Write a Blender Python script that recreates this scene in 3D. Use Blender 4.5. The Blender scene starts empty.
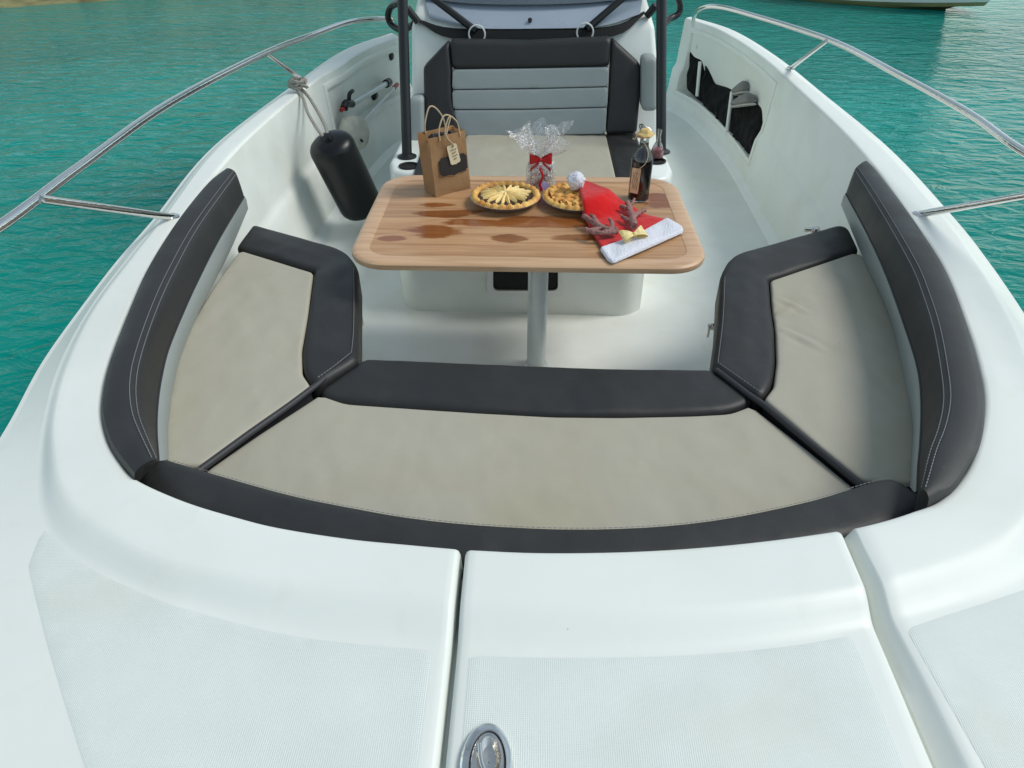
import bpy, bmesh, math, random
import numpy as np
from mathutils import Vector, Matrix, noise, geometry
from mathutils.bvhtree import BVHTree
random.seed(7)
R = math.radians
C = bpy.context.scene.collection
scn = bpy.context.scene

# ------------------------------------------------------------------ camera
FPX, W, H = 700.0, 1024, 768
CAMZ, PITCH, YAW = 1.57, 36.8, 1.7
cam = bpy.data.cameras.new('camera'); camo = bpy.data.objects.new('camera', cam); C.objects.link(camo)
cam.lens = FPX/1024*36; cam.sensor_width = 36; cam.clip_start = .02; cam.clip_end = 2000
camo.location = (0, 0, CAMZ); camo.rotation_euler = (R(90-PITCH), 0, R(YAW))
scn.camera = camo
RM = Matrix.Rotation(R(YAW), 3, 'Z') @ Matrix.Rotation(R(90-PITCH), 3, 'X')
def ray(px, py): return RM @ Vector(((px-512)/FPX, -(py-384)/FPX, -1))
def P(px, py, z):                     # point of the place at height z seen there in the photograph
    d = ray(px, py); t = (z-CAMZ)/d.z
    return Vector((d.x*t, d.y*t, z))
def V(px, py, y):                     # same, at distance y
    d = ray(px, py); t = y/d.y
    return Vector((d.x*t, y, CAMZ+d.z*t))

# ------------------------------------------------------------------ materials
def nmat(name):
    m = bpy.data.materials.new(name); m.use_nodes = True
    return m, m.node_tree, m.node_tree.nodes['Principled BSDF']
def N(nt, t, **k):
    n = nt.nodes.new(t)
    for a, b in k.items():
        if a.startswith('i_'): n.inputs[a[2:].replace('_', ' ')].default_value = b
        else: setattr(n, a, b)
    return n
def specks(nt, b, scale=13, col=(.16, .15, .12, 1), keep=.72, size=.022, amt=.6):
    # tiny grains of dirt scattered over the surface
    tc = N(nt, 'ShaderNodeTexCoord'); v = N(nt, 'ShaderNodeTexVoronoi'); v.inputs['Scale'].default_value = scale
    nt.links.new(tc.outputs['Object'], v.inputs['Vector'])
    a = N(nt, 'ShaderNodeMath', operation='LESS_THAN'); a.inputs[1].default_value = size; nt.links.new(v.outputs['Distance'], a.inputs[0])
    sp = N(nt, 'ShaderNodeSeparateColor'); nt.links.new(v.outputs['Color'], sp.inputs[0])
    k = N(nt, 'ShaderNodeMath', operation='GREATER_THAN'); k.inputs[1].default_value = keep; nt.links.new(sp.outputs[0], k.inputs[0])
    m = N(nt, 'ShaderNodeMath', operation='MULTIPLY'); nt.links.new(a.outputs[0], m.inputs[0]); nt.links.new(k.outputs[0], m.inputs[1])
    m2 = N(nt, 'ShaderNodeMath', operation='MULTIPLY'); m2.inputs[1].default_value = amt; nt.links.new(m.outputs[0], m2.inputs[0])
    mx = N(nt, 'ShaderNodeMix', data_type='RGBA'); mx.inputs['B'].default_value = col; nt.links.new(m2.outputs[0], mx.inputs['Factor'])
    ln = b.inputs['Base Color'].links
    if ln: nt.links.new(ln[0].from_socket, mx.inputs['A'])
    else: mx.inputs['A'].default_value = b.inputs['Base Color'].default_value
    nt.links.new(mx.outputs['Result'], b.inputs['Base Color'])
def stains(nt, b, scale, col, lo=.52, hi=.75, amt=.5, detail=5, stretch=(1, 1, 1)):
    tc = N(nt, 'ShaderNodeTexCoord'); mp = N(nt, 'ShaderNodeMapping'); mp.inputs['Scale'].default_value = stretch; nt.links.new(tc.outputs['Object'], mp.inputs['Vector'])
    n = N(nt, 'ShaderNodeTexNoise'); n.inputs['Scale'].default_value = scale; n.inputs['Detail'].default_value = detail; n.inputs['Distortion'].default_value = .5; nt.links.new(mp.outputs[0], n.inputs['Vector'])
    r = N(nt, 'ShaderNodeMapRange'); r.inputs['From Min'].default_value = lo; r.inputs['From Max'].default_value = hi; r.inputs['To Max'].default_value = amt; nt.links.new(n.outputs['Fac'], r.inputs['Value'])
    mx = N(nt, 'ShaderNodeMix', data_type='RGBA', blend_type='MULTIPLY'); mx.inputs['B'].default_value = col; nt.links.new(r.outputs[0], mx.inputs['Factor'])
    ln = b.inputs['Base Color'].links
    if ln: nt.links.new(ln[0].from_socket, mx.inputs['A'])
    else: mx.inputs['A'].default_value = b.inputs['Base Color'].default_value
    nt.links.new(mx.outputs['Result'], b.inputs['Base Color'])
def simple(name, col, rough=.5, metal=0, bump=0, bscale=200, var=0, vscale=4, coat=0, spec=.5, bump2=0, b2scale=6, bdist=.002, sheen=0, cr=.1):
    m, nt, b = nmat(name)
    b.inputs['Base Color'].default_value = (*col, 1); b.inputs['Roughness'].default_value = rough
    b.inputs['Metallic'].default_value = metal; b.inputs['Coat Weight'].default_value = coat
    b.inputs['Coat Roughness'].default_value = cr
    b.inputs['Specular IOR Level'].default_value = spec; b.inputs['Sheen Weight'].default_value = sheen
    tc = N(nt, 'ShaderNodeTexCoord')
    if var:
        n = N(nt, 'ShaderNodeTexNoise'); n.inputs['Scale'].default_value = vscale; n.inputs['Detail'].default_value = 6
        nt.links.new(tc.outputs['Object'], n.inputs['Vector'])
        r = N(nt, 'ShaderNodeMapRange'); r.inputs['From Min'].default_value = .3; r.inputs['From Max'].default_value = .7
        r.inputs['To Min'].default_value = 1-var; r.inputs['To Max'].default_value = 1+var
        nt.links.new(n.outputs['Fac'], r.inputs['Value'])
        mx = N(nt, 'ShaderNodeVectorMath', operation='SCALE'); mx.inputs[0].default_value = col
        nt.links.new(r.outputs['Result'], mx.inputs['Scale']); nt.links.new(mx.outputs[0], b.inputs['Base Color'])
        r2 = N(nt, 'ShaderNodeMapRange'); r2.inputs['From Min'].default_value = .3; r2.inputs['From Max'].default_value = .7
        r2.inputs['To Min'].default_value = rough*.8; r2.inputs['To Max'].default_value = min(1, rough*1.2)
        nt.links.new(n.outputs['Fac'], r2.inputs['Value']); nt.links.new(r2.outputs['Result'], b.inputs['Roughness'])
    last = None
    for st, sc, dist in ((bump2, b2scale, .02), (bump, bscale, bdist)):
        if st:
            n = N(nt, 'ShaderNodeTexNoise'); n.inputs['Scale'].default_value = sc; n.inputs['Detail'].default_value = 3
            nt.links.new(tc.outputs['Object'], n.inputs['Vector'])
            bp = N(nt, 'ShaderNodeBump'); bp.inputs['Strength'].default_value = st; bp.inputs['Distance'].default_value = dist
            nt.links.new(n.outputs['Fac'], bp.inputs['Height'])
            if last: nt.links.new(last.outputs[0], bp.inputs['Normal'])
            last = bp
    if last: nt.links.new(last.outputs[0], b.inputs['Normal'])
    return m

M = {}
M['gel'] = simple('gelcoat', (.775, .80, .745), .46, var=.02, vscale=3, coat=.05, bump2=.02, b2scale=3, cr=.25)
M['liner'] = simple('liner_gelcoat', (.80, .83, .78), .42, var=.035, vscale=5, coat=.15, bump2=.04, b2scale=4, cr=.2)
M['dark'] = simple('charcoal_vinyl', (.0225, .022, .0215), .52, bump=.22, bscale=420, var=.10, vscale=5, bump2=.10, b2scale=9, spec=.45)
M['darkside'] = simple('charcoal_boxing', (.030, .030, .033), .55, bump=.22, bscale=420)
M['grey'] = simple('grey_vinyl', (.425, .40, .32), .56, bump=.18, bscale=500, bump2=.22, b2scale=7, spec=.35)
M['grey2'] = simple('cool_grey_vinyl', (.31, .345, .335), .5, bump=.15, bscale=500, bump2=.12, b2scale=8, spec=.4, var=.03)
M['steel'] = simple('stainless_steel', (.68, .67, .64), .10, metal=1, bump2=.05, b2scale=40)
M['satin'] = simple('satin_steel', (.64, .62, .58), .25, metal=1, var=.1, vscale=60)
M['black'] = simple('black_paint', (.005, .006, .007), .42)
M['rubber'] = simple('black_fender_vinyl', (.004, .0045, .005), .36, bump2=.08, b2scale=10, spec=.4)
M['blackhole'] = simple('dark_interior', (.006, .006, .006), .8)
M['alu'] = simple('anodised_aluminium', (.58, .61, .60), .35, metal=.25, var=.04, vscale=30)
M['rope'] = simple('grey_rope', (.36, .34, .29), .9, bump=1, bscale=260, bdist=.004, var=.25, vscale=120)
M['thread'] = simple('pale_thread', (.22, .22, .23), .7)
M['paper'] = simple('kraft_paper', (.60, .375, .19), .8, bump2=.35, b2scale=16, var=.07, vscale=14)
M['chalk'] = simple('black_label_paper', (.018, .018, .017), .7, var=.2, vscale=40)
M['tag'] = simple('cream_tag_card', (.72, .62, .42), .8, var=.05, vscale=60)
M['ink'] = simple('brown_ink', (.13, .08, .04), .8)
M['string'] = simple('natural_twine', (.55, .43, .27), .9, bump=.8, bscale=500)
M['tin'] = simple('foil_pie_tin', (.60, .60, .62), .30, metal=.9, bump2=.2, b2scale=60)
M['fill'] = simple('dark_berry_filling', (.022, .010, .008), .25, bump=1, bscale=70, bdist=.006, var=.4, vscale=40)
M['red'] = simple('red_felt', (.62, .006, .006), .95, bump=.7, bscale=300, bump2=.5, b2scale=16, var=.10, vscale=9, spec=.08, sheen=.3)
M['plush'] = simple('white_plush', (.80, .80, .86), 1, bump=1, bscale=190, bdist=.006, spec=.1, sheen=.3)
M['antler'] = simple('brown_glitter_felt', (.30, .15, .13), .7, bump=1, bscale=240, bdist=.004, var=.55, vscale=170)
M['gold'] = simple('gold_bow_fabric', (.78, .62, .26), .45, bump2=.3, b2scale=50, var=.2, vscale=120)
M['ribbon'] = simple('red_ribbon', (.45, .004, .015), .35, bump2=.3, b2scale=50)
M['pink'] = simple('pink_candy', (.65, .10, .22), .5, var=.5, vscale=90)
M['lilac'] = simple('lilac_sticker', (.50, .45, .75), .5)
M['cap'] = simple('straw_coloured_cap', (.66, .47, .19), .85, bump=1, bscale=150, bdist=.003, var=.15, vscale=70)
M['panel'] = simple('blue_grey_panel', (.33, .38, .45), .3, coat=.4, var=.04)
M['tint'] = simple('dark_tint', (.09, .11, .14), .15, coat=.4)
M['white'] = simple('white_plastic', (.75, .76, .74), .45)
M['cream'] = simple('cream_foam', (.60, .58, .50), .8, var=.08, vscale=30, bump2=.2, b2scale=40)
M['redplastic'] = simple('red_plastic', (.35, .015, .02), .4)
M['bag'] = simple('black_nylon', (.003, .003, .003), .85, spec=.2, bump2=.6, b2scale=25, var=.3, vscale=20)
M['shoe'] = simple('grey_shoe_knit', (.20, .20, .19), .9, bump=.8, bscale=250, var=.2, vscale=50)
M['sole'] = simple('shoe_sole', (.55, .55, .50), .7)
M['hullpaint'] = simple('white_boat_paint', (.80, .82, .78), .3, coat=.3, var=.05, vscale=1)
M['antifoul'] = simple('olive_bottom_paint', (.30, .28, .13), .6, var=.2, vscale=2)
M['crust'] = None

def crust(name, c1, c2, sc):
    m, nt, b = nmat(name); tc = N(nt, 'ShaderNodeTexCoord')
    n = N(nt, 'ShaderNodeTexNoise'); n.inputs['Scale'].default_value = sc; n.inputs['Detail'].default_value = 5
    nt.links.new(tc.outputs['Object'], n.inputs['Vector'])
    cr = N(nt, 'ShaderNodeValToRGB'); cr.color_ramp.elements[0].position = .35; cr.color_ramp.elements[1].position = .65
    cr.color_ramp.elements[0].color = (*c1, 1); cr.color_ramp.elements[1].color = (*c2, 1)
    nt.links.new(n.outputs['Fac'], cr.inputs[0]); nt.links.new(cr.outputs[0], b.inputs['Base Color'])
    b.inputs['Roughness'].default_value = .6
    n2 = N(nt, 'ShaderNodeTexNoise'); n2.inputs['Scale'].default_value = 130; nt.links.new(tc.outputs['Object'], n2.inputs['Vector'])
    bp = N(nt, 'ShaderNodeBump'); bp.inputs['Strength'].default_value = .6; bp.inputs['Distance'].default_value = .003
    nt.links.new(n2.outputs['Fac'], bp.inputs['Height']); nt.links.new(bp.outputs[0], b.inputs['Normal'])
    return m
M['crust'] = crust('baked_crust', (.58, .25, .045), (.86, .52, .14), 22)
M['pale_crust'] = crust('pale_pastry', (.85, .58, .19), (.92, .74, .36), 25)

def glass(name, col, rough=.02, alpha=None):
    m, nt, b = nmat(name)
    b.inputs['Base Color'].default_value = (*col, 1); b.inputs['Roughness'].default_value = rough
    b.inputs['Transmission Weight'].default_value = 1; b.inputs['IOR'].default_value = 1.45
    if alpha is not None: b.inputs['Alpha'].default_value = alpha
    return m
M['glass'] = glass('clear_glass', (.93, .95, .94))
M['thinglass'] = glass('thin_glass', (.9, .92, .9), .03, .45)
M['wine'] = simple('dark_red_liquid', (.012, .002, .003), .08, coat=.5)
M['pinkliquid'] = simple('pink_liquid', (.35, .12, .13), .1, coat=.5)
def cello():
    m, nt, b = nmat('cellophane')
    tr = N(nt, 'ShaderNodeBsdfTransparent'); gl = N(nt, 'ShaderNodeBsdfGlossy'); gl.inputs['Roughness'].default_value = .22
    df = N(nt, 'ShaderNodeBsdfTranslucent'); df.inputs['Color'].default_value = (.9, .93, .95, 1)
    df2 = N(nt, 'ShaderNodeBsdfDiffuse'); df2.inputs['Color'].default_value = (.9, .93, .95, 1)
    tc = N(nt, 'ShaderNodeTexCoord'); n = N(nt, 'ShaderNodeTexNoise'); n.inputs['Scale'].default_value = 55; n.inputs['Detail'].default_value = 4; n.inputs['Distortion'].default_value = 1.5
    nt.links.new(tc.outputs['Object'], n.inputs['Vector'])
    mr = N(nt, 'ShaderNodeMapRange'); mr.inputs['From Min'].default_value = .50; mr.inputs['From Max'].default_value = .72
    mr.inputs['To Min'].default_value = .03; mr.inputs['To Max'].default_value = .75; nt.links.new(n.outputs['Fac'], mr.inputs['Value'])
    a = N(nt, 'ShaderNodeMixShader'); a.inputs[0].default_value = .5
    nt.links.new(df.outputs[0], a.inputs[1]); nt.links.new(df2.outputs[0], a.inputs[2])
    f = N(nt, 'ShaderNodeMixShader'); f.inputs[0].default_value = .25; nt.links.new(tr.outputs[0], f.inputs[1]); nt.links.new(gl.outputs[0], f.inputs[2])
    bp = N(nt, 'ShaderNodeBump'); bp.inputs['Strength'].default_value = 1; bp.inputs['Distance'].default_value = .01
    nt.links.new(n.outputs['Fac'], bp.inputs['Height']); nt.links.new(bp.outputs[0], gl.inputs['Normal'])
    s = N(nt, 'ShaderNodeMixShader'); nt.links.new(mr.outputs[0], s.inputs[0]); nt.links.new(f.outputs[0], s.inputs[1]); nt.links.new(a.outputs[0], s.inputs[2])
    nt.links.new(s.outputs[0], nt.nodes['Material Output'].inputs['Surface'])
    return m
M['cello'] = cello()

def nonskid():
    m, nt, b = nmat('nonskid_gelcoat')
    b.inputs['Base Color'].default_value = (.72, .75, .75, 1); b.inputs['Roughness'].default_value = .55
    tc = N(nt, 'ShaderNodeTexCoord')
    prev = None
    for ax in ((1, 0, 0), (0, 1, 0)):
        w = N(nt, 'ShaderNodeTexWave'); w.bands_direction = 'X' if ax[0] else 'Y'
        w.inputs['Scale'].default_value = 105; w.inputs['Distortion'].default_value = 1.2; w.inputs['Detail'].default_value = 2; w.inputs['Detail Scale'].default_value = .6
        nt.links.new(tc.outputs['Object'], w.inputs['Vector'])
        if prev:
            ad = N(nt, 'ShaderNodeMath', operation='ADD'); nt.links.new(prev.outputs['Fac'], ad.inputs[0]); nt.links.new(w.outputs['Fac'], ad.inputs[1]); prev = ad
        else: prev = w
    n = N(nt, 'ShaderNodeTexNoise'); n.inputs['Scale'].default_value = 260; nt.links.new(tc.outputs['Object'], n.inputs['Vector'])
    ad2 = N(nt, 'ShaderNodeMath', operation='ADD'); nt.links.new(prev.outputs[0], ad2.inputs[0]); nt.links.new(n.outputs['Fac'], ad2.inputs[1])
    bp = N(nt, 'ShaderNodeBump'); bp.inputs['Strength'].default_value = .42; bp.inputs['Distance'].default_value = .0008
    nt.links.new(ad2.outputs[0], bp.inputs['Height']); nt.links.new(bp.outputs[0], b.inputs['Normal'])
    # faint worn blotches
    n2 = N(nt, 'ShaderNodeTexNoise'); n2.inputs['Scale'].default_value = 9; n2.inputs['Detail'].default_value = 5; nt.links.new(tc.outputs['Object'], n2.inputs['Vector'])
    cr = N(nt, 'ShaderNodeValToRGB'); cr.color_ramp.elements[0].position = .3; cr.color_ramp.elements[1].position = .7
    cr.color_ramp.elements[0].color = (.685, .73, .69, 1); cr.color_ramp.elements[1].color = (.735, .78, .74, 1)
    nt.links.new(n2.outputs['Fac'], cr.inputs[0]); nt.links.new(cr.outputs[0], b.inputs['Base Color'])
    return m
M['nonskid'] = nonskid()

def wood(wet):
    m, nt, b = nmat('teak_top' if wet else 'teak_edging'); tc = N(nt, 'ShaderNodeTexCoord')
    mp = N(nt, 'ShaderNodeMapping'); mp.inputs['Scale'].default_value = (1.6, 22, 22); nt.links.new(tc.outputs['Object'], mp.inputs['Vector'])
    n = N(nt, 'ShaderNodeTexNoise'); n.inputs['Scale'].default_value = 2.2; n.inputs['Detail'].default_value = 9; n.inputs['Distortion'].default_value = .8
    nt.links.new(mp.outputs[0], n.inputs['Vector'])
    cr = N(nt, 'ShaderNodeValToRGB'); e = cr.color_ramp.elements; e[0].position = .28; e[1].position = .72
    c3 = ((.36, .17, .07, 1), (.58, .345, .18, 1), (.49, .27, .13, 1)) if wet else ((.46, .265, .14, 1), (.64, .41, .245, 1), (.58, .365, .21, 1))
    e[0].color = c3[0]; e[1].color = c3[1]; k = e.new(.5); k.color = c3[2]
    nt.links.new(n.outputs['Fac'], cr.inputs[0])
    col = cr.outputs[0]; b.inputs['Roughness'].default_value = .42
    # strips of differing tone
    if wet:
        sx = N(nt, 'ShaderNodeSeparateXYZ'); nt.links.new(tc.outputs['Object'], sx.inputs[0])
        mu = N(nt, 'ShaderNodeMath', operation='MULTIPLY'); mu.inputs[1].default_value = 15; nt.links.new(sx.outputs['Y'], mu.inputs[0])
        fl = N(nt, 'ShaderNodeMath', operation='FLOOR'); nt.links.new(mu.outputs[0], fl.inputs[0])
        wn = N(nt, 'ShaderNodeTexWhiteNoise', noise_dimensions='1D'); nt.links.new(fl.outputs[0], wn.inputs['W'])
        mr = N(nt, 'ShaderNodeMapRange'); mr.inputs['To Min'].default_value = .80; mr.inputs['To Max'].default_value = 1.12; nt.links.new(wn.outputs['Value'], mr.inputs['Value'])
        sc = N(nt, 'ShaderNodeVectorMath', operation='SCALE'); nt.links.new(col, sc.inputs[0]); nt.links.new(mr.outputs[0], sc.inputs['Scale'])
        col = sc.outputs[0]
        # wet patches (spilt water soaked into the teak)
        nz = N(nt, 'ShaderNodeTexNoise'); nz.inputs['Scale'].default_value = 9; nz.inputs['Detail'].default_value = 5
        mp2 = N(nt, 'ShaderNodeMapping'); mp2.inputs['Scale'].default_value = (.6, 2, 1)
        nt.links.new(tc.outputs['Object'], mp2.inputs['Vector']); nt.links.new(mp2.outputs[0], nz.inputs['Vector'])
        nm = N(nt, 'ShaderNodeMapRange'); nm.inputs['To Min'].default_value = -1.3; nm.inputs['To Max'].default_value = 1.3; nt.links.new(nz.outputs['Fac'], nm.inputs['Value'])
        tot = None
        for (px, py, rx, ry) in ((437, 231, .085, .042), (508, 238, .047, .030), (438, 205, .06, .022), (392, 238, .04, .02), (545, 222, .23, .055), (600, 236, .12, .03), (664, 201, .075, .065), (452, 214, .10, .03), (560, 198, .10, .05), (480, 222, .12, .035)):
            p = P(px, py, TZ)
            s1 = N(nt, 'ShaderNodeVectorMath', operation='SUBTRACT'); s1.inputs[1].default_value = (p.x, p.y, 0); nt.links.new(tc.outputs['Object'], s1.inputs[0])
            s2 = N(nt, 'ShaderNodeVectorMath', operation='MULTIPLY'); s2.inputs[1].default_value = (1/rx, 1/ry, 0); nt.links.new(s1.outputs[0], s2.inputs[0])
            ln = N(nt, 'ShaderNodeVectorMath', operation='LENGTH'); nt.links.new(s2.outputs[0], ln.inputs[0])
            ad = N(nt, 'ShaderNodeMath', operation='ADD'); nt.links.new(ln.outputs['Value'], ad.inputs[0]); nt.links.new(nm.outputs[0], ad.inputs[1])
            if tot:
                mi = N(nt, 'ShaderNodeMath', operation='MINIMUM'); nt.links.new(tot.outputs[0], mi.inputs[0]); nt.links.new(ad.outputs[0], mi.inputs[1]); tot = mi
            else: tot = ad
        mk = N(nt, 'ShaderNodeMapRange'); mk.inputs['From Min'].default_value = .78; mk.inputs['From Max'].default_value = 1.12; mk.inputs['To Min'].default_value = 1; mk.inputs['To Max'].default_value = 0
        nt.links.new(tot.outputs[0], mk.inputs['Value'])
        mx = N(nt, 'ShaderNodeMix', data_type='RGBA', blend_type='MULTIPLY'); mx.inputs['B'].default_value = (.52, .31, .17, 1)
        nt.links.new(mk.outputs[0], mx.inputs['Factor']); nt.links.new(col, mx.inputs['A']); col = mx.outputs['Result']
        rr = N(nt, 'ShaderNodeMapRange'); rr.inputs['To Min'].default_value = .40; rr.inputs['To Max'].default_value = .14; nt.links.new(mk.outputs[0], rr.inputs['Value'])
        nt.links.new(rr.outputs[0], b.inputs['Roughness'])
    nt.links.new(col, b.inputs['Base Color'])
    bp = N(nt, 'ShaderNodeBump'); bp.inputs['Strength'].default_value = .15; bp.inputs['Distance'].default_value = .001
    nt.links.new(n.outputs['Fac'], bp.inputs['Height']); nt.links.new(bp.outputs[0], b.inputs['Normal'])
    return m
TZ = .613
def _b(k): return M[k].node_tree, M[k].node_tree.nodes['Principled BSDF']
stains(*_b('grey'), 3.2, (.93, .87, .70, 1), .48, .72, .38); stains(*_b('grey'), 11, (.90, .88, .82, 1), .55, .75, .25); specks(*_b('grey'), 9, keep=.6, size=.018, amt=.55)
stains(*_b('gel'), 2.6, (.93, .93, .90, 1), .50, .75, .7); stains(*_b('gel'), 14, (.95, .94, .91, 1), .58, .78, .6, 7); specks(*_b('gel'), 12, keep=.7, size=.016, amt=.5)
stains(*_b('liner'), 3.0, (.92, .91, .86, 1), .50, .75, .8); stains(*_b('liner'), 16, (.93, .92, .88, 1), .58, .76, .7, 7); specks(*_b('liner'), 16, keep=.6, size=.03, amt=.5)
stains(*_b('nonskid'), 5, (.95, .94, .90, 1), .5, .72, .9, 7); specks(*_b('nonskid'), 13, keep=.62, size=.016, amt=.6)
stains(*_b('dark'), 8, (1.5, 1.5, 1.55, 1), .55, .75, .6, 6); specks(*_b('dark'), 14, (.35, .35, .33, 1), keep=.75, size=.016, amt=.5)
M['teak'] = wood(True); M['teak_edge'] = wood(False)

def water_mat():
    m, nt, b = nmat('sea_water'); tc = N(nt, 'ShaderNodeTexCoord')
    n0 = N(nt, 'ShaderNodeTexNoise'); n0.inputs['Scale'].default_value = .16; n0.inputs['Detail'].default_value = 4
    nt.links.new(tc.outputs['Object'], n0.inputs['Vector'])
    cr = N(nt, 'ShaderNodeValToRGB'); e = cr.color_ramp.elements; e[0].position = .36; e[1].position = .62
    e[0].color = (.0, .170, .134, 1); e[1].color = (.0, .290, .240, 1)
    nt.links.new(n0.outputs['Fac'], cr.inputs[0])
    # shallow, browner bottom showing towards the beach
    sx = N(nt, 'ShaderNodeSeparateXYZ'); nt.links.new(tc.outputs['Object'], sx.inputs[0])
    u = N(nt, 'ShaderNodeMath', operation='MULTIPLY_ADD'); u.inputs[1].default_value = -.22; nt.links.new(sx.outputs['X'], u.inputs[0]); nt.links.new(sx.outputs['Y'], u.inputs[2])
    mr = N(nt, 'ShaderNodeMapRange'); mr.inputs['From Min'].default_value = 10.5; mr.inputs['From Max'].default_value = 17; nt.links.new(u.outputs[0], mr.inputs['Value'])
    mrx = N(nt, 'ShaderNodeMapRange'); mrx.inputs['From Min'].default_value = 1.5; mrx.inputs['From Max'].default_value = -4; nt.links.new(sx.outputs['X'], mrx.inputs['Value'])
    mm = N(nt, 'ShaderNodeMath', operation='MULTIPLY'); nt.links.new(mr.outputs[0], mm.inputs[0]); nt.links.new(mrx.outputs[0], mm.inputs[1])
    mx = N(nt, 'ShaderNodeMix', data_type='RGBA'); mx.inputs['B'].default_value = (.004, .15, .105, 1)
    nt.links.new(mm.outputs[0], mx.inputs['Factor']); nt.links.new(cr.outputs[0], mx.inputs['A']); nt.links.new(mx.outputs['Result'], b.inputs['Base Color'])
    b.inputs['Roughness'].default_value = .04; b.inputs['IOR'].default_value = 1.33; b.inputs['Specular IOR Level'].default_value = .15
    mp = N(nt, 'ShaderNodeMapping'); mp.inputs['Scale'].default_value = (1, 1.8, 1); mp.inputs['Rotation'].default_value = (0, 0, R(18)); nt.links.new(tc.outputs['Object'], mp.inputs['Vector'])
    last = None
    for sc, st, ds, de in ((.9, .5, .14, 3), (4.5, .8, .06, 4), (14, .25, .010, 3)):
        n = N(nt, 'ShaderNodeTexNoise'); n.inputs['Scale'].default_value = sc; n.inputs['Detail'].default_value = de; n.inputs['Distortion'].default_value = .6
        nt.links.new(mp.outputs[0], n.inputs['Vector'])
        bp = N(nt, 'ShaderNodeBump'); bp.inputs['Strength'].default_value = st; bp.inputs['Distance'].default_value = ds
        nt.links.new(n.outputs['Fac'], bp.inputs['Height'])
        if last: nt.links.new(last.outputs[0], bp.inputs['Normal'])
        last = bp
    nt.links.new(last.outputs[0], b.inputs['Normal'])
    return m
M['water'] = water_mat()
M['shore'] = crust('shore_stones', (.09, .085, .03), (.26, .24, .10), 2.5)
M['shore'].node_tree.nodes['Principled BSDF'].inputs['Roughness'].default_value = .9
M['bush'] = simple('shrub_leaves', (.05, .075, .02), .8, var=.4, vscale=5)

# ------------------------------------------------------------------ object helpers
def thing(name, label, cat, loc=(0, 0, 0), group=None):
    o = bpy.data.objects.new(name, None); C.objects.link(o); o.location = loc; o.empty_display_size = .1
    o['label'] = label; o['category'] = cat
    if group: o['group'] = group
    return o
def tag(o, label, cat, group=None):
    o['label'] = label; o['category'] = cat
    if group: o['group'] = group
    return o
def rootloc(o):
    t = Matrix.Identity(4)
    while o: t = Matrix.Translation(o.location) @ t; o = o.parent if False else None
    return t
def link(name, me, mat, parent=None, label=None, sharp=35, smooth=True):
    o = bpy.data.objects.new(name, me); C.objects.link(o)
    for mm in (mat if isinstance(mat, list) else [mat]): me.materials.append(mm)
    if smooth and len(me.polygons):
        me.polygons.foreach_set('use_smooth', [True]*len(me.polygons)); me.set_sharp_from_angle(angle=R(sharp))
    if parent:
        o.parent = parent
        base = parent
        # children are modelled in world coordinates; cancel the root's offset (parts of parts are at the identity already)
        if parent.parent is None: o.matrix_parent_inverse = Matrix.Translation(-Vector(parent.location))
    if label: o['label'] = label
    return o
def from_bm(name, bm, mat, parent=None, **k):
    bmesh.ops.recalc_face_normals(bm, faces=bm.faces)
    me = bpy.data.meshes.new(name); bm.to_mesh(me); bm.free()
    return link(name, me, mat, parent, **k)
def bevel_bm(bm, w, seg=3, ang=30):
    ed = [e for e in bm.edges if len(e.link_faces) == 2 and e.calc_face_angle(0) > R(ang)]
    if ed: bmesh.ops.bevel(bm, geom=ed, offset=w, segments=seg, profile=.5, affect='EDGES', clamp_overlap=True)
def addbox(bm, c, s, rot=None, bev=0):
    r = bmesh.ops.create_cube(bm, size=1); vs = r['verts']
    mt = Matrix.Translation(c) @ (rot.to_4x4() if rot else Matrix.Identity(4)) @ Matrix.Diagonal((*s, 1))
    bmesh.ops.transform(bm, matrix=mt, verts=vs)
    if bev:
        es = list({e for v in vs for e in v.link_edges})
        bmesh.ops.bevel(bm, geom=es, offset=bev, segments=3, profile=.5, affect='EDGES')
def cr(pts, n=8, closed=False):
    pts = [Vector(p) for p in pts]; out = []; L = len(pts)
    rng = range(L if closed else L-1)
    for i in rng:
        if closed: p0, p1, p2, p3 = pts[(i-1) % L], pts[i], pts[(i+1) % L], pts[(i+2) % L]
        else:
            p1, p2 = pts[i], pts[i+1]
            p0 = pts[i-1] if i > 0 else p1*2-p2
            p3 = pts[i+2] if i+2 < L else p2*2-p1
        for k in range(n):
            t = k/n
            out.append(.5*((2*p1)+(p2-p0)*t+(2*p0-5*p1+4*p2-p3)*t*t+(3*p1-p0-3*p2+p3)*t**3))
    if not closed: out.append(pts[-1])
    return out
def resample(pts, n):
    ac = [0]
    for a, b in zip(pts, pts[1:]): ac.append(ac[-1]+(b-a).length)
    out = []; j = 0
    for i in range(n):
        s = ac[-1]*i/(n-1)
        while j < len(pts)-2 and ac[j+1] < s: j += 1
        t = (s-ac[j])/max(1e-9, ac[j+1]-ac[j]); out.append(pts[j].lerp(pts[j+1], min(1, max(0, t))))
    return out
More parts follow.
